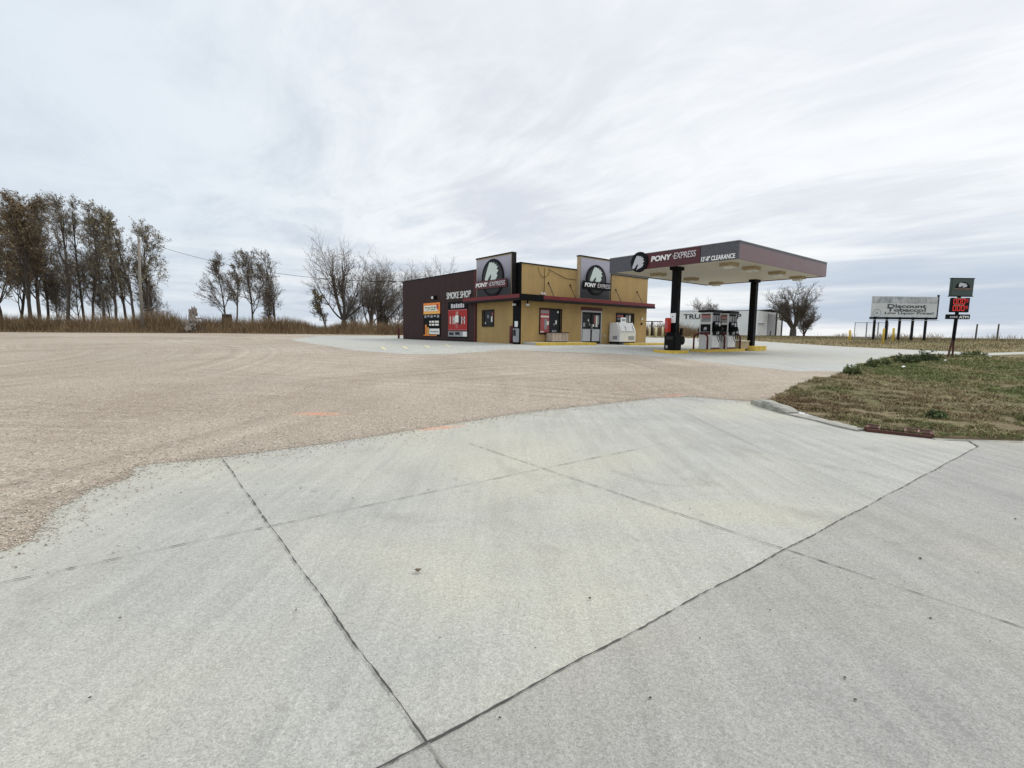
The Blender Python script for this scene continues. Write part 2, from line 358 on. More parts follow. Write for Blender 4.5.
# ------------------------------------------------------------------ tools: objects
def tag(o, label=None, cat=None, group=None, kind=None):
    if label: o['label'] = label
    if cat: o['category'] = cat
    if group: o['group'] = group
    if kind: o['kind'] = kind
    return o
def empty(name, loc=(0,0,0), rz=0, label=None, cat=None, group=None):
    o = bpy.data.objects.new(name, None); o.location = loc; o.rotation_euler = (0, 0, rz); col.objects.link(o)
    return tag(o, label, cat, group)
class MB:
    def __init__(s): s.v = []; s.f = []
    def add(s, vs, fs):
        n = len(s.v); s.v += [tuple(map(float, v)) for v in vs]; s.f += [tuple(i+n for i in f) for f in fs]; return s
    def box(s, x0, x1, y0, y1, z0, z1):
        v = [(x, y, z) for z in (z0, z1) for x, y in ((x0,y0),(x1,y0),(x1,y1),(x0,y1))]
        return s.add(v, [(3,2,1,0),(4,5,6,7),(0,1,5,4),(1,2,6,5),(2,3,7,6),(3,0,4,7)])
    def prism(s, poly, fn, a, b):
        # poly: 2-D outline (counter-clockwise as seen from b), fn(u, v, w) -> xyz
        n = len(poly); v = [fn(u, w, a) for u, w in poly]+[fn(u, w, b) for u, w in poly]
        return s.add(v, [tuple(range(n))[::-1], tuple(range(n, 2*n))]+[(i, (i+1)%n, (i+1)%n+n, i+n) for i in range(n)])
    def tube(s, pts, rad, n=8, caps=True):
        pts = [Vector(p) for p in pts]
        if not hasattr(rad, '__len__'): rad = [rad]*len(pts)
        rings = []
        up = Vector((0, 0, 1))
        for i, p in enumerate(pts):
            d = (pts[min(i+1, len(pts)-1)]-pts[max(i-1, 0)]).normalized()
            if i == 0:
                a = d.cross(up)
                if a.length < 1e-2: a = d.cross(Vector((1, 0, 0)))
            else: a = prev-d*prev.dot(d)
            a.normalize(); prev = a; b = d.cross(a)
            rings.append([p+(a*math.cos(2*math.pi*k/n)+b*math.sin(2*math.pi*k/n))*rad[i] for k in range(n)])
        v = [q for r in rings for q in r]; f = []
        for i in range(len(pts)-1):
            for k in range(n): f.append((i*n+k, i*n+(k+1)%n, (i+1)*n+(k+1)%n, (i+1)*n+k))
        if caps: f += [tuple(range(n))[::-1], tuple((len(pts)-1)*n+k for k in range(n))]
        return s.add(v, f)
    def cyl(s, c, axis, r, h, n=24):
        c = Vector(c); a = Vector(axis).normalized(); return s.tube([c, c+a*h], r, n)
    def build(s, name, m, parent=None, bevel=0, smooth=False):
        me = bpy.data.meshes.new(name); me.from_pydata(s.v, [], s.f); me.materials.append(m)
        bm = bmesh.new(); bm.from_mesh(me); bmesh.ops.recalc_face_normals(bm, faces=bm.faces)
        if bevel: bmesh.ops.bevel(bm, geom=bm.edges[:], offset=bevel, segments=2, affect='EDGES', clamp_overlap=True)
        bm.to_mesh(me); bm.free()
        if smooth: me.polygons.foreach_set('use_smooth', [True]*len(me.polygons))
        o = bpy.data.objects.new(name, me); col.objects.link(o)
        if parent: o.parent = parent
        return o
def bx(name, m, parent, *b, bevel=0): return MB().box(*b).build(name, m, parent, bevel)
def fastmesh(name, V, Fc, m, parent=None, colors=None, k=None):
    # V (n,3), Fc (m,k) faces of k corners, colors per face
    V = np.asarray(V, np.float32); Fc = np.asarray(Fc, np.int32); nf, kk = Fc.shape
    me = bpy.data.meshes.new(name); me.vertices.add(len(V)); me.vertices.foreach_set('co', V.ravel())
    me.loops.add(nf*kk); me.loops.foreach_set('vertex_index', Fc.ravel())
    me.polygons.add(nf); me.polygons.foreach_set('loop_start', np.arange(nf)*kk)
    me.update(calc_edges=True); me.materials.append(m)
    if colors is not None:
        at = me.color_attributes.new('Col', 'FLOAT_COLOR', 'CORNER')
        c = np.ones((nf, kk, 4), np.float32); c[:, :, :3] = np.asarray(colors)[:, None, :]; at.data.foreach_set('color', c.ravel())
    o = bpy.data.objects.new(name, me); col.objects.link(o)
    if parent: o.parent = parent
    return o
def text(name, body, size, m, parent, origin, face, bold=0, depth=.02, width=None, shear=0, align='LEFT', height=None):
    cu = bpy.data.curves.new('t', 'FONT'); cu.body = body; cu.size = size; cu.offset = bold; cu.extrude = depth/2; cu.shear = shear; cu.align_x = 'LEFT'
    cu.resolution_u = 4
    to = bpy.data.objects.new('t', cu); col.objects.link(to)
    dg = bpy.context.evaluated_depsgraph_get(); me = bpy.data.meshes.new_from_object(to.evaluated_get(dg))
    bpy.data.objects.remove(to); bpy.data.curves.remove(cu)
    n = len(me.vertices); c = np.empty(n*3); me.vertices.foreach_get('co', c); c = c.reshape(-1, 3)
    c[:, 0] -= c[:, 0].min(); c[:, 1] -= c[:, 1].min()
    if width: c[:, 0] *= width/c[:, 0].max()
    if height: c[:, 1] *= height/c[:, 1].max()
    if align == 'CENTER': c[:, 0] -= c[:, 0].max()/2
    fx, fy, fz = {'-x': ((0,-1,0),(0,0,1),(-1,0,0)), '-y': ((1,0,0),(0,0,1),(0,-1,0))}[face]
    w = np.array(origin)+c[:, :1]*np.array(fx)+c[:, 1:2]*np.array(fy)+c[:, 2:3]*np.array(fz)
    me.vertices.foreach_set('co', w.ravel()); me.materials.clear(); me.materials.append(m); me.update()
    o = bpy.data.objects.new(name, me); col.objects.link(o); o.parent = parent; return o
def onface(face, org):
    ox, oy, oz = org
    if face == '-x': return lambda u, v, w: (ox-w, oy-u, oz+v)
    return lambda u, v, w: (ox+u, oy-w, oz+v)
def plate(name, m, parent, face, org, u0, u1, v0, v1, w0, w1, bevel=0):
    fn = onface(face, org); return MB().prism([(u0,v0),(u1,v0),(u1,v1),(u0,v1)], fn, w0, w1).build(name, m, parent, bevel)
HORSE = [(250,235),(222,300),(200,370),(182,430),(186,458),(204,466),(224,448),(240,418),(268,384),(276,404),(262,450),(250,500),(272,474),(300,466),(332,450),(347,436),(361,402),(346,384),(374,350),(350,330),(367,298),(341,292),(346,268),(320,276),(314,248),(291,258),(280,238),(263,248)]
HORSE = [((x-285)/132, -(y-352)/178) for x, y in HORSE][::-1]
def emblem(parent, face, org, r, banner=True, mh=None, w0=.0, bw=None):
    """black roundel with a pale horse head, banner across it"""
    fn = onface(face, org); circ = [(r*math.cos(a), r*math.sin(a)) for a in np.linspace(0, 2*math.pi, 49)[:-1]]
    d = MB().prism(circ, fn, w0, w0+.06).build('roundel', M['disc'], parent)
    ci = [(x*.86+.02*r, y*.86) for x, y in circ]
    MB().prism(ci, fn, w0+.06, w0+.068).build('roundel_face', M['disc_grey'] if banner else M['disc'], parent)
    hh = .84 if banner else .98
    MB().prism([(x*r*hh, (y*(.80 if banner else hh)+(.33 if banner else 0))*r) for x, y in HORSE], fn, w0+.068, w0+.085).build('horse_emblem', mh or M['horse'], parent)
    return d

# ------------------------------------------------------------------ ground regions
def jag(pts, step, amp, seed):
    rg = np.random.default_rng(seed); out = []
    for a, b in zip(pts[:-1], pts[1:]):
        a, b = np.array(a, float), np.array(b, float); n = max(1, int(np.linalg.norm(b-a)/step))
        for i in range(n):
            p = a+(b-a)*i/n
            if i: p = p+rg.normal(0, amp, 2)
            out.append(tuple(p))
    return out
G_ = lambda L: [tuple(gpt(*q)) for q in L]
edgeL = G_([(0,552),(30,541),(40,528),(50,512),(68,502),(80,497),(92,488),(118,482),(132,476),(130,469),(150,464),(222,457),(330,443),(430,427),(520,413),(600,404),(655,398),(690,396.5),(735,400),(757,402.5)])
slab_edge = jag([(-40, -23.5), (-9, -.7), edgeL[0]], 1.5, .05, 1)+jag(edgeL, .22, .022, 2)
curb_line = [edgeL[-1]]+G_([(800,413.5),(830,422),(865,431),(932,438.5),(975,440),(1024,441.5)])
road_edge = [tuple(np.array(curb_line[-1])+np.array((.805, .593))*t) for t in (6, 14, 26, 45, 70, 110)]
slab_poly = slab_edge+curb_line+road_edge+[(120, -60), (-60, -60)]
v_left = jag([edgeL[-1]]+G_([(775,396),(790,389),(812,382),(835,376)])+[(11.4, 16.6)], .5, .07, 3)
v_top = [(11.4, 16.6), (13.5, 19.0), (16, 21.6), (18.5, 24.2), (21.1, 26.0), (27, 28.3), (32.1, 31.3), (45, 36.6), (60, 44)]
verge_poly = v_left+v_top+road_edge[:4][::-1]+curb_line[::-1]
pad_front = jag(G_([(289.8,339.6),(311,343.5),(354,350.4),(405,354),(448,354),(479,352),(500,349.5),(525,350),(560,352),(600,353),(640,355),(670,357.5),(700,361),(760,367.5),(800,371.5),(835,375)]), .8, .05, 4)
pad_back = [(80, 56), (50, 42), (36, 34.6), (31.2, 32.3), (28.5, 34.2), (25.6, 37.2), (23.6, 42.6), (21.5, 50.5), (5, 50), (-8, 48.5), (-18, 46)]
pad_poly = pad_front+v_top[:-1]+[(62, 45.2)]+pad_back
grav_back = jag([(-90, 44), (-51, 48.5), (-35, 50), (-18, 51.5), (5, 52.5), (21.5, 53), (23.6, 42.6)], 1.2, .12, 5)
grav_poly = [(-40, -23.5), (-90, -26)]+grav_back+[(25.6, 37.2), (11.4, 16.6), (6, 11), (4, 8), (-3, 0)]
def pip(poly, P):
    poly = np.array(poly); x, y = P[:, 0], P[:, 1]; ins = np.zeros(len(P), bool); j = len(poly)-1
    for i in range(len(poly)):
        xi, yi = poly[i]; xj, yj = poly[j]
        c = ((yi > y) != (yj > y)) & (x < (xj-xi)*(y-yi)/(yj-yi+1e-12)+xi); ins ^= c; j = i
    return ins
pts = []
for a in np.linspace(-math.pi, math.pi, 180, endpoint=False):
    r = 1.2
    while r < 9000:
        pts.append((r*math.sin(a+r), r*math.cos(a+r)) if r < 8 else (r*math.sin(a), r*math.cos(a)))
        r *= 1.10 if r < 90 else 1.35
pts = np.array(pts); pts += rng.normal(0, .02, pts.shape)*np.linalg.norm(pts, axis=1)[:, None]*.6
keep = (np.abs(np.arctan2(pts[:, 0], pts[:, 1])) < R(75)) | (rng.random(len(pts)) < .3); pts = pts[keep]
gx_, gy_ = np.meshgrid(np.arange(-22, 26, .75), np.arange(20, 52, .75)); pts = np.r_[pts, np.c_[gx_.ravel(), gy_.ravel()]+rng.normal(0, .05, (gx_.size, 2))]
V2 = [Vector(p) for p in pts]; ed = []
for poly, closed in ((slab_edge+curb_line+road_edge, False), (v_left+v_top, False), (pad_front, False), (pad_back, False), (grav_back, False)):
    s = len(V2); V2 += [Vector(p) for p in poly]; ed += [(s+i, s+i+1) for i in range(len(poly)-1)]
cdt = delaunay_2d_cdt(V2, ed, [], 0, 1e-4)
CV = np.array([(v.x, v.y) for v in cdt[0]]); CF = np.array([f for f in cdt[2] if len(f) == 3])
cz = G(CV); cen = CV[CF].mean(axis=1)
reg = np.full(len(CF), 4)
order = [('verge', verge_poly), ('pad', pad_poly), ('slab', slab_poly), ('gravel', grav_poly)]
for k in (3, 2, 1, 0): reg[pip(order[k][1], cen)] = k
# split the slab at the long joint between drive and road
jA0, jA1 = gpt(385, 768), gpt(978, 447); dA = (jA1-jA0)/np.linalg.norm(jA1-jA0); nA = np.array([dA[1], -dA[0]])
names = ['verge_ground', 'concrete_forecourt', 'concrete_drive', 'gravel_lot', 'ground']
mats = [M['verge'], M['pad'], M['apron'], M['gravel'], M['field']]
def bumpy(xy):
    return np.array([noise.fractal(Vector((x*.9, y*.9, 0)), .9, 2, 4)*.05 for x, y in xy])
for k in range(5):
    fs = CF[reg == k]; used, inv = np.unique(fs, return_inverse=True); xy = CV[used]; z = cz[used].copy()
    if k == 0: z += np.where(pip(verge_poly, xy), .05+bumpy(xy), 0)
    if k == 4: z += np.where(np.linalg.norm(xy, axis=1) > 200, -.0, 0)
    o = fastmesh(names[k], np.c_[xy, z], inv.reshape(-1, 3), mats[k]); tag(o, kind='structure')
    o.data.polygons.foreach_set('use_smooth', [True]*len(o.data.polygons))
# the public road beyond the long joint: its own concrete pour
def strip_surface(name, m, poly, off, step=.8):
    P = np.array(poly); mn, mxx = P.min(0), P.max(0)
    gx, gy = np.meshgrid(np.arange(mn[0], mxx[0], step), np.arange(mn[1], mxx[1], step)); q = np.c_[gx.ravel(), gy.ravel()]
    q = q[pip(poly, q)]
    vv = [Vector(p) for p in q]; s = len(vv); vv += [Vector(p) for p in poly]; e = [(s+i, s+(i+1) % len(poly)) for i in range(len(poly))]
    c = delaunay_2d_cdt(vv, e, [], 0, 1e-4); C2 = np.array([(v.x, v.y) for v in c[0]]); F2 = np.array([f for f in c[2] if len(f) == 3])
    F2 = F2[pip(poly, C2[F2].mean(axis=1))]
    o = fastmesh(name, np.c_[C2, G(C2)+off], F2, m); tag(o, kind='structure'); return o
rp = jag([tuple(jA0-dA*14), tuple(jA0), tuple(jA1)], .8, .0, 8)+[tuple(jA1)]+[tuple(gpt(965, 439.5)), curb_line[-2], curb_line[-1]]+road_edge[:2]+[(30, -4), (12, -12), (-2, -12)]
strip_surface('road', M['road'], rp, .006, .6)

# ------------------------------------------------------------------ joints, stains, paint on the ground
def joint(name, a, b, w, dash, m, seed, off=.011, blob=0):
    rg = np.random.default_rng(seed); a, b = np.array(a), np.array(b); L = np.linalg.norm(b-a); d = (b-a)/L; n = np.array([-d[1], d[0]])
    st = .035; N = int(L/st); V, Fq = [], []
    w_ = 0; on = True; left = 0
    for i in range(N+1):
        if left <= 0: on = rg.random() < dash; left = rg.integers(1, 4)
        left -= 1
        hw = w*(.45+.55*rg.random())/2 if on else w*(.07+.13*rg.random())
        if blob and rg.random() < blob: hw = w*(.9+rg.random()*.6)/2
        c = a+d*i*st+n*(.004*math.sin(i*.21+seed)+rg.normal(0, .0012)); V += [c+n*hw, c-n*hw]
        if i: Fq.append((2*i-2, 2*i-1, 2*i+1, 2*i))
    V = np.array(V); z = G(V)+off
    return tag(fastmesh(name, np.c_[V, z], Fq, m), kind='structure')
def P2(al, pe):   # along / perpendicular (to the left) of the long joint, from the joint crossing
    return X0+dA*al-nA*pe
X0 = gpt(427, 745)
joint('expansion_joint', X0-dA*14, jA1, .012, .8, M['tar'], 1, .012)
joint('expansion_joint', jA1, gpt(965, 439.5), .02, .8, M['tar'], 2, .012)
joint('expansion_joint', X0, gpt(222, 458), .013, .6, M['tar'], 3, blob=.07)
joint('expansion_joint', gpt(0, 583.5)-dA*6, gpt(265, 528), .012, .22, M['tar'], 4, blob=.03)
joint('expansion_joint', gpt(265, 528), gpt(640, 449), .010, .6, M['tar'], 5, blob=.01)
joint('expansion_joint', gpt(640, 449), gpt(748, 425), .008, .25, M['dust'], 15)
joint('expansion_joint', gpt(470, 444), gpt(775, 547), .011, .7, M['tar'], 6, blob=.01)
joint('expansion_joint', gpt(775, 547)+0, gpt(1024, 630)+(gpt(1024, 630)-gpt(775, 547))*1.2, .010, .55, M['tar'], 7, .012, blob=.01)
joint('expansion_joint', P2(3.55*1.6, .05), P2(3.55*1.6, 2.67), .010, .4, M['dust'], 8)
joint('expansion_joint', X0, X0-(gpt(222, 458)-X0)*.6, .014, .45, M['dust'], 9, .012)
def splat(name, m, c, rx, ry, seed, off=.010, rot=0, holes=True):
    rg = np.random.default_rng(seed); V, Fq = [], []
    for k in range(16):
        cc = np.array(c)+np.array([math.cos(rot)*rg.normal(0, rx*.5)-math.sin(rot)*rg.normal(0, ry*.4), math.sin(rot)*rg.normal(0, rx*.5)+math.cos(rot)*rg.normal(0, ry*.4)])
        r = rg.uniform(.15, .4)*ry; n = len(V); A = np.linspace(0, 2*math.pi, 9)[:-1]
        for a in A: V.append(cc+np.array([math.cos(a), math.sin(a)])*r*rg.uniform(.6, 1.2))
        V.append(cc); Fq += [(n+i, n+(i+1) % 8, n+8) for i in range(8)]
    V = np.array(V); z = G(V)+off+np.repeat(np.arange(16)*.0007, 9)
    return tag(fastmesh(name, np.c_[V, z], Fq, m), kind='structure')
# loose stones along the ragged gravel edge and dry leaves and grit on the drive
def stones(name, P, size, cols, zoff=0):
    n = len(P); oct_ = np.array([(1,0,0),(0,1,0),(-1,0,0),(0,-1,0),(0,0,.7),(0,0,-.5)]); fo = np.array([(0,1,4),(1,2,4),(2,3,4),(3,0,4),(1,0,5),(2,1,5),(3,2,5),(0,3,5)])
    s = size[:, None, None]*rng.uniform(.6, 1.4, (n, 6, 1)); ang = rng.uniform(0, 6.28, n); c, si = np.cos(ang), np.sin(ang)
    o = oct_[None]*s; x = o[:, :, 0]*c[:, None]-o[:, :, 1]*si[:, None]; y = o[:, :, 0]*si[:, None]+o[:, :, 1]*c[:, None]
    V = np.stack([x+P[:, None, 0], y+P[:, None, 1], o[:, :, 2]+(G(P)+zoff+size*.15)[:, None]], 2).reshape(-1, 3)
    Fc = (fo[None]+(np.arange(n)*6)[:, None, None]).reshape(-1, 3)
    o = fastmesh(name, V, Fc, M['stone'], colors=np.repeat(cols, 8, axis=0)); return tag(o, kind='stuff')
se = np.array(jag(edgeL, .02, .0, 2)); n = 11000
q = se[rng.integers(0, len(se), n)]+rng.normal(0, 1, (n, 2))*np.array([.10, .10])*rng.exponential(2.0, (n, 1))
q = q[(q[:, 0] > -6)]
cc = np.array([.42, .37, .31])*rng.uniform(.55, 1.45, (len(q), 1)); stones('loose_gravel', q, rng.uniform(.003, .010, len(q)), cc, .006)
nn_ = 34000; rr_ = 4.5+rng.random(nn_)**2.0*28; tt_ = rng.uniform(R(-52), R(24), nn_); q = np.c_[rr_*np.sin(tt_), rr_*np.cos(tt_)]; q = q[pip(grav_poly, q) & ~pip(slab_poly, q)]
stones('loose_gravel', q, rng.uniform(.005, .013, len(q))*(1+np.linalg.norm(q, axis=1)*.01), np.array([.40, .355, .295])*rng.uniform(.6, 1.5, (len(q), 1)), 0)
spots = G_([(418,573),(343,569),(296,612),(180,463),(308,604),(330,660),(855,702),(770,612),(813,499),(690,510),(805,612),(845,680),(768,545),(978,574),(760,590),(700,640),(890,505),(920,560),(940,470),(968,489),(951,524),(1015,520),(885,543),(975,573),(590,600),(806,630),(880,428),(500,720),(650,700),(740,515),(612,472),(553,462),(470,480),(270,520),(120,620),(90,700),(440,640),(860,590),(930,620)])
q = np.array(spots); n = len(q)
stones('dry_leaf_litter', np.r_[q, q[rng.integers(0, n, 130)]+rng.normal(0, .8, (130, 2))], np.r_[rng.uniform(.004, .009, n), rng.uniform(.002, .004, 130)], np.array([.07, .055, .04])*rng.uniform(.6, 1.6, (n+130, 1)), .012)
def leafshape(name, px, py, s, rz):
    c = gpt(px, py); z = g(*c)+.02; b = MB(); pr = [(0,-1),(.35,-.5),(.9,-.45),(.6,0),(.8,.5),(.3,.45),(0,1),(-.3,.5),(-.85,.4),(-.55,0),(-.9,-.5),(-.3,-.5)]
    b.prism([((x*math.cos(rz)-y*math.sin(rz))*s, (x*math.sin(rz)+y*math.cos(rz))*s) for x, y in pr], lambda u, v, w: (c[0]+u, c[1]+v, z+w+.25*(u*u)/s), 0, .004)
    return b.build(name, mat('dry_leaf', (.10, .075, .05), .9))
tag(leafshape('dry_leaf', 418, 573, .024, .6), 'curled brown leaf lying alone in the middle of the pale drive', 'leaf')

# parking stripes left of the shop
def stripe(name, m, a, b, w, off=.006):
    a, b = np.array(a), np.array(b); L = np.linalg.norm(b-a); d = (b-a)/L; n = np.array([-d[1], d[0]]); k = max(2, int(L/.5)); V, Fq = [], []
    for i in range(k+1):
        c = a+(b-a)*i/k; V += [c+n*w/2, c-n*w/2]
        if i: Fq.append((2*i-2, 2*i-1, 2*i+1, 2*i))
    V = np.array(V); return tag(fastmesh(name, np.c_[V, G(V)+off], Fq, m), kind='structure')
# ------------------------------------------------------------------ the shop
UA = math.atan2(.6239, .7815)                      # heading of the front facade
Uv, Vv = np.array([math.cos(UA), math.sin(UA)]), np.array([-math.sin(UA), math.cos(UA)])
CB = np.array([.463, 29.467])
def BL(x, y): return CB+Uv*x+Vv*y                  # shop frame -> world
for a_, b_ in (((381.5,347.3),(385.5,349.8)),((403,346.6),(407.5,349.2)),((425,345.6),(429.5,348)),((445,344.8),(450,347))):
    stripe('parking_stripe', M['pale_yellow'], gpt(*a_), gpt(*b_), .14, .012)
stripe('parking_stripe', M['pale_yellow'], gpt(355, 349), gpt(459, 345.8), .07, .010)
shop = empty('convenience_store', (CB[0], CB[1], .95), UA, 'low flat-roofed fuel stop shop, maroon panel side wall and tan front with red awning', 'shop')
LX, LY, HH = 12.25, 15.5, 4.75
M['tan'] = ribs(M['tan'], 0, 1.22, .7, .012, .014)
# front wall in pieces round door and windows (butted, 0.2 thick)
fwall = MB()
def wallcells(b, xs, zs, holes, fn):
    for i in range(len(xs)-1):
        for j in range(len(zs)-1):
            if (i, j) in holes: continue
            fn(b, xs[i], xs[i+1], zs[j], zs[j+1])
W1, DR, W2 = (1.54, 3.33, .66, 2.14), (5.2, 7.2, 0.0, 2.2), (8.8, 10.67, 1.3, 2.1)
fwall.box(.03, W1[0], 0, .2, -.4, HH); fwall.box(W1[0], W1[1], 0, .2, -.4, W1[2]); fwall.box(W1[0], W1[1], 0, .2, W1[3], HH)
fwall.box(W1[1], DR[0], 0, .2, -.4, HH); fwall.box(DR[0], DR[1], 0, .2, DR[3], HH); fwall.box(DR[0], DR[1], 0, .2, -.4, -.01)
fwall.box(DR[1], W2[0], 0, .2, -.4, HH); fwall.box(W2[0], W2[1], 0, .2, -.4, W2[2]); fwall.box(W2[0], W2[1], 0, .2, W2[3], HH)
fwall.box(W2[1], LX, 0, .2, -.4, HH); fwall.build('front_wall', M['tan'], shop)
SW = (2.71, 3.89, 1.1, 2.06)
tanside = ribs(weathered('tan_side_board', (.37, .25, .10), .8, .2, 1.6, True), 1, 1.22, .6, .01, .012)
b = MB(); b.box(.03, .2, .2, .7, -.4, HH); b.box(0, .2, .7, SW[0], -.4, HH); b.box(0, .2, SW[0], SW[1], -.4, SW[2]); b.box(0, .2, SW[0], SW[1], SW[3], HH); b.box(0, .2, SW[1], 4.6, -.4, HH)
b.build('side_wall', tanside, shop)
bx('corner_column', M['black'], shop, -.03, .03, -.012, .7, -.4, HH+.05)
b = MB()
yy = 4.6; k = 0
while yy < LY-.01:
    y2 = min(yy+.99, LY); b.box(-.04, .2, yy, y2-.012, -.38, HH); b.box(-.02, .18, y2-.012, y2, -.38, HH); yy = y2
b.build('maroon_wall_panels', M['maroon_panel'], shop)
bx('wall_base_flashing', M['dark_trim'], shop, -.055, -.041, 4.6, LY, -.3, .12)
bx('back_wall', M['maroon_panel'], shop, .2, LX, LY-.2, LY, -.4, HH-.01)
bx('end_wall', M['tan'], shop, LX-.2, LX, .2, LY-.2, -.4, HH-.01)
bx('roof', M['roof'], shop, .2, LX-.2, .2, LY-.2, HH-.5, HH-.4)
b = MB(); b.box(-.06, .24, 4.5, LY+.03, HH, HH+.07); b.box(.06, LX+.04, -.03, .24, HH, HH+.07); b.box(LX-.22, LX+.04, .24, LY, HH, HH+.07); b.box(.24, LX-.22, LY-.22, LY+.03, HH, HH+.07)
b.box(-.05, .055, -.03, .72, HH+.051, HH+.075); b.build('parapet_cap', M['dark_trim'], shop)
bx('interior_floor', M['interior'], shop, .3, LX-.3, .3, 4.5, -.02, .01)
bx('interior_partition', M['interior'], shop, .3, LX-.3, 1.6, 1.7, .01, 3)
# awning: front run and side run
def awning():
    D, E, S = .55, .22, 5.45
    MB().box(-D, LX+E, -D, -D+.04, 2.68, 2.92).box(-D, -D+.04, -D+.04, S, 2.68, 2.92).box(LX+E-.04, LX+E, -D+.04, 0, 2.68, 2.92).build('awning_fascia', M['red_metal'], shop)
    MB().box(-D-.01, LX+E+.01, -D-.02, -D-.001, 2.56, 2.70).box(-D-.02, -D-.001, -D-.001, S, 2.56, 2.70).build('awning_dark_band', M['dark_trim'], shop)  # dark band along the lower edge of the red fascia
    MB().box(-D+.041, LX+E-.041, -D+.041, -.04, 2.82, 2.88).box(-D+.041, -.06, -.04, S, 2.82, 2.88).build('awning_deck', M['dark_red'], shop)
    MB().box(-D+.041, LX+E-.041, -D+.041, -.035, 2.58, 2.64).box(-D+.041, -.06, -.035, S-.02, 2.58, 2.64).build('awning_soffit', M['dark_trim'], shop)
    MB().box(-D-.03, 1.3, -D-.03, -D-.021, 2.56, 2.93).build('awning_corner_cover', M['black'], shop)
awning()
for x in (2.2, 4.1, 8.6, 11.0):
    MB().tube([(x, -.02, 3.75), (x, -.5, 2.93)], .022, 6).build('awning_rod', M['dark_trim'], shop)
    MB().cyl((x, -.001, 3.75), (0, -1, 0), .06, .03, 10).build('rod_plate', M['dark_trim'], shop)
# boxed sign boards
def signboard(face, org, w, h, bannerdx):
    # org: centre bottom of board on the wall
    t = onface(face, org); P = lambda n, m, *a, **k: plate(n, m, shop, face, org, *a, **k)
    root = P('sign_board', M['tan_edge'], -w/2, w/2, 0, h, .0, .26)
    o = P('sign_face', M['signboard'], -w/2+.08, w/2-.08, .06, h-.08, .262, .285); o.parent = root
    o = MB(); f = t
    fr = MB().prism([(-w/2-.04, h), (w/2+.04, h), (w/2+.04, h+.07), (-w/2-.04, h+.07)], f, -.03, .30).build('top_trim', M['dark_trim'], root)
    MB().prism([(w/2, 0), (w/2+.05, 0), (w/2+.05, h), (w/2, h)], f, -.02, .295).build('side_trim', M['dark_trim'], root)
    r = h*(.44 if face == '-x' else .365); c = (org[0], org[1], org[2]+h*(.50 if face == '-x' else .475))
    emblem(root, face, c, r, w0=.287)
    fn = onface(face, c); bh = .5
    MB().prism([(-w*.47+bannerdx, -r*.12-bh), (w*.42+bannerdx, -r*.12-bh), (w*.42+bannerdx, -r*.12), (-w*.47+bannerdx, -r*.12)], fn, .36, .42).build('banner', M['fascia_maroon'] if face == '-x' else M['black'], root)
    u0 = -w*.47+bannerdx; tw_ = w*.89
    q = fn(u0+.12, -r*.12-bh+.12, .425); text('lettering', 'PONY', .36, M['letter'], root, q, face, bold=.012, width=tw_*.40, height=.27, shear=.15)
    q = fn(u0+.12+tw_*.43, -r*.12-bh+.12, .425); text('lettering', '·EXPRESS', .36, M['letter_thin'], root, q, face, bold=0, width=tw_*.50, height=.27, shear=.15)
    return root
signboard('-y', (6.2, 0, 2.92), 3.05, 2.7, .12)
signboard('-x', (-.04, 2.36, 2.75), 3.75, 2.62, -.05)
# side wall lettering, light, window
text('wall_lettering', 'SMOKE SHOP', .6, M['letter'], shop, (-.09, 8.3, 3.02), '-x', bold=-.004, width=3.1, height=.46, depth=.05)
def window(face, org, w, h, name='window', mull=()):
    fn = onface(face, org); t = .06
    b = MB()
    for a in ((-t, 0, -t, h+t), (w, w+t, -t, h+t), (0, w, -t, 0), (0, w, h, h+t))+tuple((m-.025, m+.025, 0, h) for m in mull):
        b.prism([(a[0], a[2]), (a[1], a[2]), (a[1], a[3]), (a[0], a[3])], fn, -.02, .05)
    fr = b.build(name, M['dark_trim'], shop)
    MB().prism([(0, 0), (w, 0), (w, h), (0, h)], fn, -.06, -.05).build('pane', M['glass'], fr)
    return fr
def stickers(parent, face, org, items, w=-.045):
    fn = onface(face, org)
    for i, (u0, u1, v0, v1, m) in enumerate(items):
        MB().prism([(u0, v0), (u1, v0), (u1, v1), (u0, v1)], fn, w, w+.004+.001*(i % 5)).build('window_print', M[m], parent)
wn1 = window('-y', (W1[0], 0, W1[2]), W1[1]-W1[0], W1[3]-W1[2])
stickers(wn1, '-y', (W1[0], 0, W1[2]), [(.03,.82,.02,1.46,'print_pink')]); stickers(wn1, '-y', (W1[0], 0, W1[2]), [(.10,.75,1.24,1.40,'print_grey'),(.10,.78,.98,1.08,'print_white'),(.42,.62,.25,.88,'print_grey'),(.05,.36,.05,.12,'print_white'),(.62,.78,.52,.75,'print_white')], -.035)
stickers(wn1, '-y', (W1[0], 0, W1[2]), [(1.36,1.48,.58,.82,'print_white'),(1.2,1.3,.5,.62,'print_grey'),(1.08,1.45,.05,.20,'print_grey'),(1.5,1.62,1.28,1.40,'print_white')], -.045)
wn2 = window('-y', (W2[0], 0, W2[2]), W2[1]-W2[0], W2[3]-W2[2], mull=(.93,))
stickers(wn2, '-y', (W2[0], 0, W2[2]), [(.1,.8,.58,.7,'print_pink'),(.1,.8,.40,.48,'print_grey'),(1.05,1.3,.1,.7,'print_grey'),(1.42,1.6,.25,.72,'print_white')])
wn3 = window('-x', (0, SW[1], SW[2]), SW[1]-SW[0], SW[3]-SW[2])
stickers(wn3, '-x', (0, SW[1], SW[2]), [(.85,1.0,.25,.6,'print_white'),(.45,.6,.5,.7,'print_grey'),(.15,.3,.1,.25,'print_grey'),(.95,1.1,.6,.85,'print_pink')])
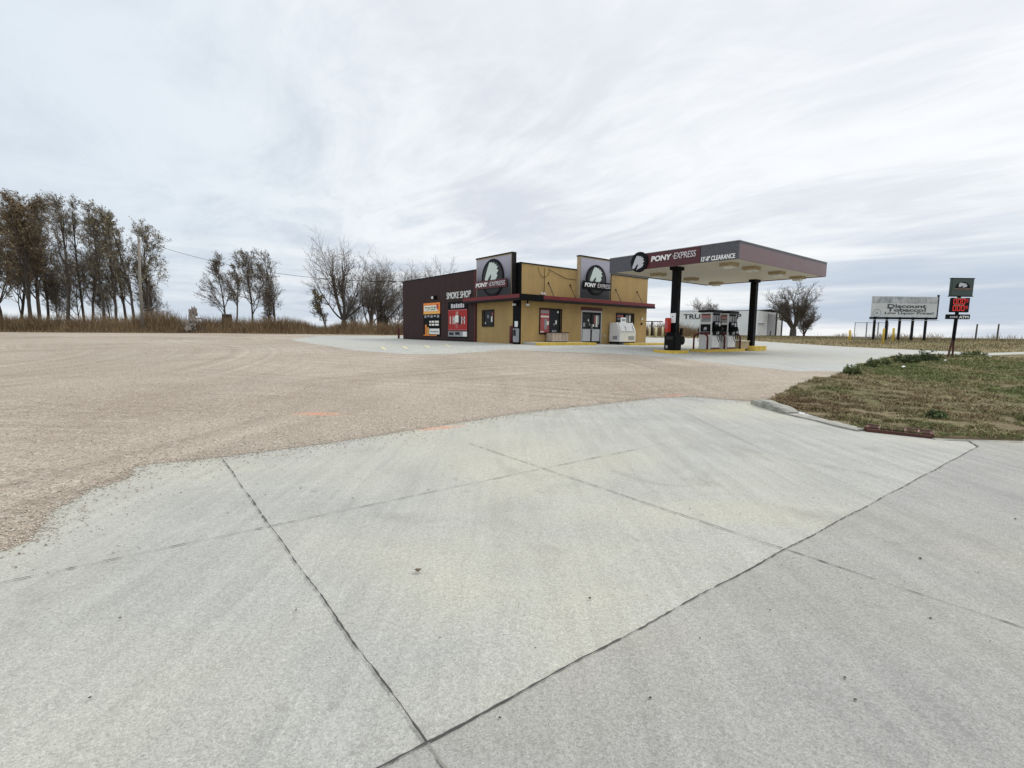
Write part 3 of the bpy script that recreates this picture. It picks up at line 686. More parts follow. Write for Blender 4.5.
# double door
dr = MB().box(DR[0], DR[0]+.07, -.03, .12, 0, 2.2).box(DR[1]-.07, DR[1], -.03, .12, 0, 2.2).box(DR[0]+.07, DR[1]-.07, -.03, .12, 2.1, 2.2).build('door_frame', M['light_grey'], shop)
dw = (DR[1]-DR[0]-.14)/2
for k in (0, 1):
    x0 = DR[0]+.07+k*dw; b = MB()
    b.box(x0+.01, x0+.08, .0, .05, .02, 2.09).box(x0+dw-.08, x0+dw-.01, .0, .05, .02, 2.09).box(x0+.08, x0+dw-.08, 0, .05, 1.98, 2.09).box(x0+.08, x0+dw-.08, 0, .05, .02, .16).box(x0+.08, x0+dw-.08, 0, .05, .98, 1.08)
    d = b.build('door', M['dark_trim'], shop)
    bx('pane', M['glass'], d, x0+.08, x0+dw-.08, .02, .03, 1.08, 1.98)
    bx('kick_panel', M['light_grey'], d, x0+.08, x0+dw-.08, -.004, .03, .16, .98)
    bx('handle', M['steel'], d, (x0+dw-.075 if k == 0 else x0+.05), (x0+dw-.05 if k == 0 else x0+.075), -.06, -.02, .9, 1.3)
    for (a, c, e, f_, m) in ([(.14,.34,1.12,1.4,'print_grey'),(.6,.7,1.5,1.62,'print_white'),(.72,.8,1.2,1.4,'print_grey')] if k == 0 else [(.12,.3,1.15,1.3,'print_white'),(.45,.62,1.12,1.9,'print_white'),(.28,.4,1.35,1.9,'print_pink'),(.66,.78,1.3,1.9,'print_grey')]):
        bx('door_print', M[m], d, x0+a, x0+c, .010, .016, e, f_)
bx('door_header', M['dark_red'], shop, DR[0]-.05, DR[1]+.05, -.03, -.002, 2.21, 2.42)
# small fittings on the front
def fitting(name, m, *b_, bevel=.01): return bx(name, M[m], shop, *b_, bevel=bevel)
fitting('socket_cover', 'light_grey', 7.46, 7.60, -.04, -.001, .46, .62)
fitting('wall_lamp', 'lens', 11.55, 11.72, -.10, -.001, 1.72, 1.88)
fitting('alarm_bell', 'black', 11.57, 11.69, -.08, -.001, 1.36, 1.52)
for x, y, fx in ((.40, -.16, 1), (-.22, .35, 0)):
    o = MB().box(x-.12, x+.12, y-.05, y+.05, 2.28, 2.40).build('flood_lamp', M['white'], shop, .015)
    MB().box(x-.03, x+.03, y-.03, y+.03, 2.40, 2.60).build('lamp_bracket', M['black'], o)
fitting('security_camera', 'white', -.16, -.041, 10.1, 10.5, 3.14, 3.32, bevel=.03)
fitting('wall_lamp_hood', 'black', -.22, -.041, 9.86, 10.1, 3.08, 3.36, bevel=.02)
fitting('side_trim_post', 'dark_red', -.10, -.045, 4.62, 4.78, -.3, HH-.02, bevel=0)
fitting('junction_box', 'white', -.07, -.001, 4.36, 4.50, 2.98, 3.22)
b = MB()
b.tube([(1.85, -.02, 4.62), (1.85, -.02, 3.3), (1.8, -.02, 2.98)], .012, 5)
b.tube([(1.3, -.02, 4.65), (1.5, -.02, 4.2), (1.75, -.02, 4.05), (2.1, -.02, 4.2), (2.3, -.02, 4.55)], .010, 5)
b.tube([(2.1, -.02, 4.62), (2.9, -.02, 4.36), (3.7, -.02, 4.15), (4.6, -.02, 4.12)], .012, 5)
b.build('loose_cable', M['black'], shop)
for x in (1.62, 1.85): MB().cyl((x, -.02, 3.08), (0, -1, -.3), .07, .12, 10).build('spot_lamp', M['white'], shop)
# white notice and grey newspaper box at the corner column
nb = bx('notice', M['paper'], None, -.052, -.036, .2, .5, 1.02, 1.36); nb.location = (CB[0], CB[1], .95); nb.rotation_euler = (0, 0, UA)
tag(nb, 'small white paper notice fixed to the black corner column of the shop', 'notice')
def place(o, x, y, z=None, rz=0):
    p = BL(x, y); o.location = (p[0], p[1], g(*p) if z is None else z); o.rotation_euler = (0, 0, UA+rz); return o
def bollard(name, label, h, r, m, group=None, cap=True):
    o = empty(name, label=label, cat='bollard', group=group)
    MB().tube([(0,0,-.3),(0,0,h-.04),(0,0,h-.012),(0,0,h)], [r, r, r*.8, r*.3], 16).build('post', m, o, smooth=True)
    MB().tube([(0,0,-.02),(0,0,.02),(0,0,.035)], [r*1.6, r*1.5, r*1.05], 16).build('footing', M['curb'], o)
    return o
nbx = empty('newspaper_box', label='grey newspaper box beneath the white notice at the black corner column', cat='newspaper box')
bx('cabinet', M['grey'], nbx, -.13, .10, -.17, .17, .12, .95, bevel=.02); bx('window', M['glass'], nbx, -.138, -.131, -.12, .12, .5, .85)
bx('pedestal', M['black'], nbx, -.1, .08, -.14, .14, 0, .12); bx('coin_slot', M['black'], nbx, -.138, -.131, -.05, .05, .88, .92)
place(nbx, -.14, .22)
place(bollard('bollard', 'dark red bollard beside the grey newspaper box at the near corner of the shop', 1.1, .13, M['dark_red']), -.18, .62)
place(bollard('bollard', 'dark red bollard at the far rear end of the maroon side wall', .95, .09, M['dark_red']), -.25, 15.9)
# posters on the side wall (things of their own)
def poster(label, y0, y1, z0, z1, builder):
    o = empty('poster', (CB[0], CB[1], .95), UA, label, 'poster'); w, h = y1-y0, z1-z0
    org = (-.042, y1, z0); P = lambda n, m, u0, u1, v0, v1, w0, w1: plate(n, M[m], o, '-x', org, u0*w, u1*w, v0*h, v1*h, w0, w1)
    P('backing_board', 'black', -.01, 1.01, -.01, 1.01, 0, .03); builder(P, o, org, w, h); return o
def post1(P, o, org, w, h):
    P('orange_header', 'orange', .0, 1, .66, 1, .03, .036); P('amber_stripe', 'orange_lt', .02, .98, .67, .74, .036, .040); P('header_panel', 'print_white', .04, .86, .75, .92, .036, .042)
    for u0, u1, v0, v1 in ((.10,.22,.84,.88),(.26,.44,.83,.87),(.48,.60,.84,.88),(.64,.76,.83,.88),(.14,.40,.78,.80),(.45,.74,.78,.81)): P('header_print', 'print_green', u0, u1, v0, v1, .042, .045)
    P('header_print', 'fire_red', .80, .90, .80, .95, .042, .046)
    for i in range(5): P('body_print', 'print_grey', .06+i*.19, .18+i*.19, .55+.02*(i % 2), .63, .03, .034)
    for v in (.40, .31):
        for i, (a, c) in enumerate(((.36,.46),(.50,.66),(.70,.92))): P('body_print', 'print_white', a, c, v, v+.055, .03, .034)
    P('white_box', 'print_white', .36, .96, .05, .22, .03, .036); P('box_print', 'print_grey', .42, .90, .11, .15, .036, .039)
    P('bottle_print', 'orange', .10, .20, .03, .34, .03, .036); P('bottle_print', 'orange_lt', .24, .32, .03, .26, .03, .036); P('orange_footer', 'orange', 0, .8, 0, .03, .03, .037)
def post2(P, o, org, w, h):
    P('red_field', 'print_red', 0, 1, .20, .76, .03, .035); P('white_stripe', 'print_pink', 0, 1, .76, .785, .03, .036); P('white_stripe', 'print_pink', 0, 1, .195, .225, .036, .040)
    for i, (a, c) in enumerate(((.16,.26),(.29,.38),(.41,.50),(.53,.62),(.65,.74),(.77,.84))): P('heading_print', 'letter_thin', a, c, .83, .95-.015*(i % 2), .03, .035)
    P('figure_print', 'print_white', .38, .58, .42, .62, .035, .040); P('figure_print', 'print_skin', .42, .54, .62, .73, .035, .040); P('figure_print', 'print_pink', .40, .52, .26, .42, .035, .040)
    P('figure_print', 'letter_dark', .56, .68, .36, .62, .035, .041)
    for a in (.10, .25, .34, .70, .84): P('pillar_print', 'horse', a, a+.045, .38, .60-.02*(a > .3), .035, .039)
    P('bar_print', 'horse', .25, .45, .50, .53, .0391, .042); P('bar_print', 'print_grey', .70, .88, .48, .52, .0391, .042)
    P('footer', 'print_grey', 0, 1, .02, .17, .03, .035); P('footer_print', 'letter_dark', .05, .30, .06, .14, .035, .038); P('footer_print', 'print_white', .78, .98, .03, .16, .035, .038); P('footer_print', 'letter_dark', .38, .62, .07, .15, .035, .038)
M['print_black'] = M['disc']; M['letter_thin'] = M['letter_thin']
poster('tall poster with an orange header over black, left one on the maroon side wall', 9.3, 11.85, .36, 2.86, post1)
poster('tall poster with a red field and a small pale figure, nearest the tan wall', 5.65, 8.15, .30, 2.78, post2)
# walk and yellow kerb in front of the facade
wk = empty('entrance_kerb', (0,0,0), 0, 'low concrete walk with yellow painted edge along the tan shop front', 'kerb')
def walkslab(name, x0, x1, y0, y1, h, m, low=.3):
    b = MB(); xs = np.linspace(x0, x1, 9)
    for a, c in zip(xs[:-1], xs[1:]):
        V = []
        for z in (-low, 1):
            for x, y in ((a,y0),(c,y0),(c,y1),(a,y1)):
                p = BL(x, y); V.append((p[0], p[1], g(*p)+(h if z == 1 else z)))
        b.add(V, [(3,2,1,0),(4,5,6,7),(0,1,5,4),(2,3,7,6)]+([(3,0,4,7)] if a == xs[0] else [])+([(1,2,6,5)] if c == xs[-1] else []))
    return b.build(name, m, wk)
walkslab('walk', .2, 5.0, -1.15, -.02, .14, M['pad']); walkslab('yellow_edge', .2, 5.0, -1.6, -1.151, .15, M['yellow'])
walkslab('walk', 8.3, 13.0, -1.15, -.02, .10, M['pad']); walkslab('yellow_edge', 8.3, 13.3, -1.6, -1.151, .13, M['yellow'])
# planter box
pl = empty('planter_box', label='low weathered board planter box under the front display window', cat='planter')
for k in range(5): bx('board', M['planter'], pl, .28*k+.014, .28*(k+1)-.014, -.03, .0, .05, .58)
bx('side_board', M['planter'], pl, -.0, .03, .0, .5, .05, .58); bx('side_board', M['planter'], pl, 1.37, 1.4, .0, .5, .05, .58); bx('back_board', M['planter'], pl, .03, 1.37, .47, .5, .05, .58)
MB().box(-.04, 1.44, -.06, .0, .58, .62).box(-.04, 1.44, .47, .53, .58, .62).box(-.04, .03, 0, .47, .58, .62).box(1.37, 1.44, 0, .47, .58, .62).build('rim', M['dark_trim'], pl)
bx('soil', M['verge'], pl, .03, 1.37, .0, .47, .45, .52); bx('plinth', M['black'], pl, .03, 1.37, .02, .48, 0, .05)
p = BL(1.95, -.68); pl.location = (p[0], p[1], g(*p)+.14); pl.rotation_euler = (0, 0, UA)
# ice merchandiser
ice = empty('ice_merchandiser', label='white outdoor ice freezer with two slanted doors beside the shop entrance', cat='freezer')
prof = [(0,.10),(.92,.10),(.92,1.42),(.30,1.42),(.0,.78)]    # (depth from front, z)
MB().prism(prof, lambda u, v, w: (w, u, v), 0, 1.75).build('cabinet', M['white'], ice, .012)
bx('base', M['black'], ice, .03, 1.72, .04, .9, .0, .10)
sl = math.atan2(.64, .30)
def slant(name, m, x0, x1, a0, a1, o0, o1, par):
    dx, dz = .30, .64; nx, nz = -.64/.707, .30/.707
    V = []
    for o in (o0, o1):
        for x, a in ((x0, a0), (x1, a0), (x1, a1), (x0, a1)): V.append((x, dx*a+nx*o, .78+dz*a+nz*o))
    return MB().add(V, [(3,2,1,0),(4,5,6,7),(0,1,5,4),(1,2,6,5),(2,3,7,6),(3,0,4,7)]).build(name, m, par)
for k in (0, 1):
    d = slant('door', M['light_grey'], .10+k*.80, .85+k*.80, .04, .96, .002, .05, ice)
    slant('door_rim', M['white'], .78+k*.80, .85+k*.80, .04, .96, .05, .065, d); slant('handle', M['steel'], .68+k*.80, .72+k*.80, .15, .6, .05, .09, d)
bx('top_sign', M['paper'], ice, .55, 1.05, .35, .42, 1.42, 1.78); bx('sign_print', M['print_grey'], ice, .62, .98, .343, .349, 1.52, 1.68)
bx('grille', M['grey'], ice, .95, 1.6, -.006, -.001, .22, .5); bx('side_vent', M['grey'], ice, -.006, -.001, .2, .6, .25, .5)
place(ice, 7.95, -1.02)
ice.location.z += .10

# ------------------------------------------------------------------ fuel canopy
KC = np.array([9.822, 21.867]); ZF, ZT = 4.95, 5.72
def KL(x, y): return KC+Uv*x+Vv*y
cn = empty('fuel_canopy', (KC[0], KC[1], 0), UA, 'flat fuel canopy on two black columns with maroon and grey fascia', 'canopy')
CLX, CLY = 9.95, 7.25
bx('fascia_panel', M['patterned'], cn, 0, .08, 0, 1.82, ZF, ZT)
bx('fascia_panel', M['fascia_maroon'], cn, 0, .08, 1.821, 5.5, ZF, ZT)
bx('fascia_panel', M['patterned'], cn, 0, .08, 5.501, CLY, ZF, ZT)
bx('fascia_panel', M['fascia_sheen'], cn, .081, CLX, 0, .08, ZF, ZT-.09)
bx('fascia_stripe', M['patterned'], cn, .081, CLX, -.004, .08, ZT-.088, ZT)
bx('fascia_panel', M['fascia_sheen'], cn, CLX-.08, CLX, .081, CLY, ZF, ZT)
bx('fascia_panel', M['patterned'], cn, .081, CLX-.081, CLY-.08, CLY, ZF, ZT)
bx('soffit', M['cream'], cn, .081, CLX-.081, .081, CLY-.081, ZF+.04, ZF+.10)
bx('canopy_roof', M['roof'], cn, .081, CLX-.081, .081, CLY-.081, ZT-.2, ZT-.12)
MB().box(-.02, CLX+.02, -.02, .0, ZT, ZT+.03).box(-.02, 0, 0, CLY, ZT, ZT+.03).box(0, CLX, 0, .1, ZT+.002, ZT+.03).box(0, .1, .1, CLY, ZT+.002, ZT+.03).build('fascia_cap', M['grey'], cn)
# seams of the fascia
MB().box(-.006, -.001, 1.812, 1.83, ZF, ZT).box(-.006, -.001, 5.49, 5.51, ZF, ZT).build('fascia_seam', M['black'], cn)
e = emblem(cn, '-x', (-.002, 5.22, 5.33), .52, banner=False, mh=M['horse_grey'], w0=.02)
text('lettering', 'PONY', .4, M['letter'], cn, (-.02, 4.52, 5.27), '-x', bold=.014, width=1.18, height=.27, depth=.03, shear=.12)
text('lettering', '·EXPRESS', .4, M['letter_thin'], cn, (-.02, 3.28, 5.27), '-x', bold=.002, width=1.24, height=.30, depth=.03, shear=.12)
text('lettering', '13\'-8" CLEARANCE', .4, M['letter'], cn, (-.02, 1.76, 4.99), '-x', bold=.012, width=1.62, height=.22, depth=.02, shear=.05)
for (x, y) in ((1.3, 1.1), (3.3, 1.0), (6.1, 1.0), (9.1, 1.15), (2.3, 5.7), (5.6, 5.7), (8.8, 5.9)):
    b = MB(); b.box(x-.32, x+.32, y-.32, y+.32, ZF-.10, ZF+.039); o = b.build('canopy_light', M['tan_edge'], cn)
    bx('lens', M['lens'], o, x-.2, x+.2, y-.2, y+.2, ZF-.19, ZF-.101)
cols = ((.74, 3.5), (9.05, 3.55))
for (x, y) in cols:
    zz = g(*KL(x, y))
    o = bx('column', M['black'], cn, x-.17, x+.17, y-.17, y+.17, zz, ZF-.12, bevel=.015)
    bx('column_cap', M['black'], o, x-.34, x+.34, y-.2, y+.2, ZF-.12, ZF+.04)
    bx('base_plate', M['black'], o, x-.22, x+.22, y-.22, y+.22, zz+.13, zz+.17)
def KP(o, x, y, dz=0, rz=0):
    p = KL(x, y); o.location = (p[0], p[1], g(*p)+dz); o.rotation_euler = (0, 0, UA+rz); return o
def island(label, x0, x1, y0, y1, h, top='curb'):
    o = empty('pump_island', label=label, cat='island'); r = min(.35, (y1-y0)/2)
    out = []
    for cx0, cy0, a0 in ((x1-r, y0+r, -90), (x1-r, y1-r, 0), (x0+r, y1-r, 90), (x0+r, y0+r, 180)):
        for k in range(6): a = R(a0+k*18); out.append((cx0+r*math.cos(a), cy0+r*math.sin(a)))
    xm, ym = (x0+x1)/2, (y0+y1)/2
    MB().prism([(x-xm, y-ym) for x, y in out], lambda u, v, w: (u, v, w), -.3, h).build('painted_kerb', M['yellow'], o)
    MB().prism([((x-xm)*(1-.16/(x1-x0)*2), (y-ym)*(1-.12/(y1-y0)*2)) for x, y in out], lambda u, v, w: (u, v, w), h, h+.006).build('island_top', M[top], o)
    return KP(o, xm, ym)
island('small yellow edged island under the near canopy column', -.2, 1.35, 2.85, 4.2, .13)
island('long yellow edged island carrying the two fuel dispensers', 2.9, 7.4, 2.95, 4.05, .13)
island('bright yellow raised block under the far canopy column', 7.9, 10.0, 2.9, 4.25, .26, 'yellow')
# dispensers
def dispenser(label, u):
    o = empty('fuel_dispenser', label=label, cat='fuel pump', group='fuel dispensers on the long island')
    w, d, h = .86, .70, 2.0
    bx('lower_cabinet', M['light_grey'], o, 0, w, 0, d, 0, .95, bevel=.015)
    bx('base_skirt', M['dark_red'], o, -.02, w+.02, -.02, d+.02, -.0, .09)
    bx('mid_panel', M['black'], o, .02, w-.02, .02, d-.02, .95, 1.42)
    bx('upper_cabinet', M['grey'], o, .01, w-.01, .03, d-.03, 1.42, h, bevel=.01)
    bx('end_panel', M['white'], o, -.03, -.001, .0, d, .0, h)
    bx('end_panel', M['white'], o, w+.001, w+.03, .0, d, .0, h)
    bx('top_cap', M['dark_trim'], o, -.10, w+.10, -.10, d+.10, h, h+.13, bevel=.02)
    # end advert: striped card above, dark card with horse below
    for z0, z1, m in ((1.86, 1.92, 'black'), (1.78, 1.84, 'print_red'), (1.70, 1.76, 'print_pink'), (1.62, 1.67, 'black'), (1.48, 1.60, 'print_grey')): bx('price_strip', M[m], o, -.036, -.031, .08, d-.08, z0, z1)
    a = bx('advert_panel', M['disc'], o, -.04, -.031, .06, d-.06, .80, 1.36)
    fn = onface('-x', (-.041, d/2, 1.13)); MB().prism([(x*.14, y*.14) for x, y in HORSE], fn, 0, .006).build('horse_emblem', M['horse_grey'], a)
    bx('advert_stripe', M['print_red'], a, -.046, -.041, .08, d-.08, .84, .88); bx('advert_stripe', M['print_grey'], a, -.046, -.041, .12, d-.12, .93, .96)
    # pump face toward the road side and its twin on the far side
    for y0, s in ((-.001, -1), (d+.001, 1)):
        f = lambda a, b_: (min(y0+s*a, y0+s*b_), max(y0+s*a, y0+s*b_))
        c = bx('pump_face', M['black'], o, .10, w-.06, *f(0, .08), .78, 1.52, bevel=.01)
        bx('display', M['print_grey'], c, .20, .48, *f(.081, .087), 1.36, 1.47); bx('keypad', M['letter_thin'], c, .56, .70, *f(.081, .09), 1.26, 1.46)
        bx('notice', M['paper'], c, .34, .60, *f(.081, .09), .82, .98)
        for x in (.24, .50, .74):
            n = MB(); yy = y0+s*.10
            n.box(x-.035, x+.035, *f(.081, .16), .98, 1.26); n.tube([(x, y0+s*.13, 1.2), (x, y0+s*.20, 1.12), (x, y0+s*.22, 1.0)], .02, 6)
            nz = n.build('nozzle', M['rubber'], o)
            MB().tube([(x, y0+s*.20, 1.0), (x+.04, y0+s*.30, .6), (x+.07, y0+s*.26, .42), (x+.10, y0+s*.16, .6), (x+.10, y0+s*.05, 1.5), (x+.10, y0+s*.02, 1.8)], .016, 6).build('hose', M['rubber'], nz)
        bx('valance', M['black'], o, .08, w-.08, *f(0, .012), 1.84, 1.95)
        bx('lower_door', M['white'], o, .06, w-.06, *f(0, .01), .12, .72)
    return KP(o, u, 3.1, .136)
dispenser('white and grey fuel dispenser nearer the column with the red cabinet', 3.62)
dispenser('white and grey fuel dispenser nearer the column beside the tan box', 5.35)
def hoop(label, u):
    o = empty('hoop_guard', label=label, cat='guard rail', group='dark red hoop guards on the pump island')
    P_ = [(0, 0, -.1), (0, 0, .62)]+[(0, .4-.4*math.cos(a), .62+.26*math.sin(a)) for a in np.linspace(.2, math.pi-.2, 9)]+[(0, .8, .62), (0, .8, -.1)]
    MB().tube(P_, .048, 10).build('bent_tube', M['dark_red'], o, smooth=True)
    for y in (0, .8): MB().tube([(0, y, 0), (0, y, .02)], .09, 12).build('floor_flange', M['dark_red'], o)
    return KP(o, u, 3.06, .136)
hoop('dark red hoop guard at the open left end of the pump island', 3.18); hoop('dark red hoop guard between the two fuel dispensers', 4.95); hoop('dark red hoop guard at the right end of the pumps by the tan box', 6.72)
tb = empty('tank_box', label='low tan utility box with pale yellow lid between pumps and far column', cat='utility box')
bx('body', M['tan_edge'], tb, 0, 1.0, 0, .75, 0, .42, bevel=.01); bx('lid', M['pale_yellow'], tb, -.03, 1.03, -.03, .78, .42, .48, bevel=.01); bx('latch', M['steel'], tb, .45, .55, -.045, -.031, .36, .44); KP(tb, 7.0, 3.15, .13)
# things at the near column
ws = empty('windshield_station', label='squat black bin and windshield washing station at the foot of the near canopy column', cat='bin')
bx('body', M['rubber'], ws, -.30, .30, -.32, .32, 0, .78, bevel=.05); bx('hood', M['black'], ws, -.26, .26, -.28, .28, .78, .90, bevel=.05)
bx('opening', M['interior'], ws, -.304, -.298, -.18, .18, .55, .70); bx('decal', M['print_grey'], ws, -.306, -.300, .08, .2, .12, .26); KP(ws, .22, 3.22, .13)
b2 = empty('hose_reel', label='round black hose reel fixed low on the near canopy column', cat='hose reel')
MB().cyl((0, 0, 0), (0, -1, 0), .22, .14, 24).build('drum', M['rubber'], b2); MB().cyl((0, -.14, 0), (0, -1, 0), .10, .03, 16).build('hub', M['dark_trim'], b2); bx('bracket', M['black'], b2, -.06, .06, -.10, .0, .25, .62); KP(b2, 1.0, 3.31, .62)
fc = empty('extinguisher_cabinet', label='bright red upright extinguisher cabinet on the side of the near canopy column', cat='extinguisher')
bx('cabinet', M['fire_red'], fc, -.12, .12, -.11, .11, 0, .72, bevel=.02); bx('front_glass', M['print_pink'], fc, -.126, -.121, -.06, .06, .2, .55); bx('bracket', M['black'], fc, -.05, .25, -.02, .02, .25, .35); KP(fc, .40, 3.66, 1.02)
nt2 = bx('notice', M['paper'], None, -.19, -.172, -.16, .16, 0, .48); tag(nt2, 'white notice sheet on the near canopy column above the red cabinet', 'notice'); KP(nt2, .74, 3.5, 1.5)
MB().cyl((-.191, 0, .32), (-1, 0, 0), .04, .004, 12).build('notice_print', M['print_grey'], nt2)

# ------------------------------------------------------------------ shed
SC, SE, SLt = atY(757, 336.5, 80), atY(781.5, 336.8, 88.5), atY(671, 336, 86.5)
sh = empty('white_shed', label='long white ribbed metal truck shed behind the fuel pumps', cat='shed', loc=(SC[0], SC[1], 1.45))
def wallseg(name, a, b, h0, h1, m, th=.15, z0=-.3, par=None, t0=0, t1=1, push=0):
    a, b = np.array(a[:2]), np.array(b[:2]); d = (b-a)/np.linalg.norm(b-a); n = np.array([d[1], -d[0]])
    if n@a > 0: n = -n
    p0, p1 = a+(b-a)*t0-SC[:2]+n*push, a+(b-a)*t1-SC[:2]+n*push; q0, q1 = p0-n*th, p1-n*th
    V = [(*p0, z0), (*p1, z0), (*q1, z0), (*q0, z0), (*p0, h0), (*p1, h1), (*q1, h1), (*q0, h0)]
    return MB().add(V, [(3,2,1,0),(4,5,6,7),(0,1,5,4),(1,2,6,5),(2,3,7,6),(3,0,4,7)]).build(name, m, par or sh)
FR = SLt+(SE-SC)
wallseg('front_wall', SLt, SC, 4.2, 4.2, M['shed_wall']); wallseg('end_wall', SC, SE, 4.2, 4.2, M['shed_wall'])
wallseg('rear_wall', FR, SE, 4.19, 4.19, M['shed_wall']); wallseg('end_wall', SLt, FR, 4.19, 4.19, M['shed_wall'])
def roofgeo():
    a, b, c, d = [np.array(q[:2])-SC[:2] for q in (SLt, SC, SE, FR)]; m0, m1 = (a+d)/2, (b+c)/2
    V = [(*a, 4.22), (*b, 4.22), (*c, 4.22), (*d, 4.22), (*m0, 4.62), (*m1, 4.62), (*a, 4.32), (*b, 4.32), (*c, 4.32), (*d, 4.32), (*m0, 4.74), (*m1, 4.74)]
    MB().add(V, [(0,1,5,4),(4,5,2,3),(6,10,11,7),(10,9,8,11),(0,6,7,1),(1,7,11,5),(5,11,8,2),(2,8,9,3),(3,9,10,4),(4,10,6,0)]).build('roof', M['shed_roof'], sh)
roofgeo()
wallseg('sliding_door', SC, SE, 3.9, 3.9, M['grey'], .06, -.1, t0=.37, t1=.68, push=.07); wallseg('door_post', SC, SE, 4.1, 4.1, M['black'], .12, -.1, t0=.69, t1=.74, push=.1); wallseg('corner_trim', SC, SE, 4.2, 4.2, M['dark_trim'], .12, -.1, t0=.95, t1=1.0, push=.06)
wallseg('door', SC, SE, 2.1, 2.1, M['white'], .06, -.1, t0=.05, t1=.19, push=.06); wallseg('door_canopy', SC, SE, 2.24, 2.24, M['grey'], .2, 2.14, t0=.02, t1=.22, push=.2)
# lettering on the front wall of the shed
def shed_text():
    a, b = SLt[:2], SC[:2]; d = (b-a)/np.linalg.norm(b-a); L = np.linalg.norm(b-a)
    h = empty('tmp'); h.rotation_euler = (0, 0, math.atan2(d[1], d[0]))
    p0 = a+d*L*.145; x = 0
    n = np.array([d[1], -d[0]]); n = -n if n@a > 0 else n
    o = text('wall_lettering', 'TRUCK  STOP', 1, M['letter_dark'], sh, (0, 0, 0), '-y', bold=.02, width=L*.67, height=.82, depth=.04)
    c = np.empty(len(o.data.vertices)*3); o.data.vertices.foreach_get('co', c); c = c.reshape(-1, 3)
    w = np.c_[(p0-SC[:2])[None]+c[:, :1]*d[None]+n[None]*(.03-c[:, 1:2]), c[:, 2]+2.92]
    o.data.vertices.foreach_set('co', w.ravel()); o.data.update(); bpy.data.objects.remove(h)
shed_text()

# ------------------------------------------------------------------ price sign at the verge
sg = empty('price_sign', (22.35, 25.0, g(22.35, 25)), label='dark roadside price sign with horse emblem, red digits and cash machine strip', cat='sign')
zb = g(22.35, 25); tilt = -.02
pole = MB(); pole.tube([(.02, 0, .9), (.06, 0, 2.2), (.12, 0, 4.0-zb+.5)], .075, 8); po = pole.build('pole', M['black'], sg)
for x in (-.22, .08): MB().tube([(x, .05*x, -.2), (.04, 0, 1.25)], .045, 6).build('leg', M['rust'], sg)
def panel(name, m, x0, x1, z0, z1, y0=-.14, y1=.02, bevel=.01):
    s = .012; f = lambda x, z: x+s*(z-2)
    V = [(f(x0,z0),y0,z0),(f(x1,z0),y0,z0),(f(x1,z0),y1,z0),(f(x0,z0),y1,z0),(f(x0,z1),y0,z1),(f(x1,z1),y0,z1),(f(x1,z1),y1,z1),(f(x0,z1),y1,z1)]
    return MB().add(V, [(3,2,1,0),(4,5,6,7),(0,1,5,4),(1,2,6,5),(2,3,7,6),(3,0,4,7)]).build(name, m, sg, bevel)
Z = lambda z: z-zb
p1 = panel('emblem_board', M['sign_green'], -.46, .62, Z(3.72), Z(4.56)); panel('board_frame', M['dark_trim'], -.50, .66, Z(3.68), Z(3.719)); panel('board_frame', M['dark_trim'], -.50, .66, Z(4.561), Z(4.60))
fn = onface('-y', (.09, -.141, Z(4.12))); arc = [(.36*math.cos(a), .30*math.sin(a)-.02) for a in np.linspace(0, math.pi, 20)]
MB().prism(arc, fn, 0, .012).build('roundel', M['disc'], p1); MB().prism([(x*.33-.01-.10*y, y*.17+.13) for x, y in HORSE], fn, .012, .022).build('horse_emblem', M['horse_grey'], p1)
text('lettering', 'PONY·EXPRESS', .2, M['print_skin'], p1, (-.32, -.148, Z(4.03)), '-y', bold=.0, width=.84, height=.055, depth=.01)
p2 = panel('digit_board', M['disc'], -.36, .52, Z(2.90), Z(3.62))
SEG = {'0': 'abcdef', '9': 'abcdfg'}
def digits(txt, x, z, h, w, mm):
    for ch in txt:
        b = MB(); t = h*.12; y0, y1 = -.155, -.141
        S = {'a': (x+t*.3, x+w-t*.3, z+h-t, z+h), 'd': (x+t*.3, x+w-t*.3, z, z+t), 'g': (x+t*.3, x+w-t*.3, z+h/2-t/2, z+h/2+t/2), 'f': (x, x+t, z+h/2+.003, z+h-.01), 'b': (x+w-t, x+w, z+h/2+.003, z+h-.01), 'e': (x, x+t, z+.01, z+h/2-.003), 'c': (x+w-t, x+w, z+.01, z+h/2-.003)}
        for s in SEG[ch]: a = S[s]; b.box(a[0], a[1], y0, y1, a[2], a[3])
        b.build('digit', mm, p2); x += w*1.28
for zz in (3.30, 2.97):
    digits('000', -.30, Z(zz), .26, .165, M['led']); digits('9', .33, Z(zz+.10), .15, .10, M['led'])
bx('divider', M['print_skin'], p2, -.25, .25, -.15, -.141, Z(3.245), Z(3.275)); bx('header_strip', M['print_skin'], p2, -.25, .30, -.15, -.141, Z(3.58), Z(3.61))
p3 = panel('cash_strip', M['disc'], -.50, .62, Z(2.56), Z(2.80)); text('lettering', 'ATM', .2, M['letter'], p3, (.05, -.15, Z(2.60)), '-y', bold=.006, width=.48, height=.13, depth=.01)
for x in (-.38, -.28, -.18, -.08): bx('strip_print', M['letter_thin'], p3, x, x+.06, -.146, -.141, Z(2.63), Z(2.70))
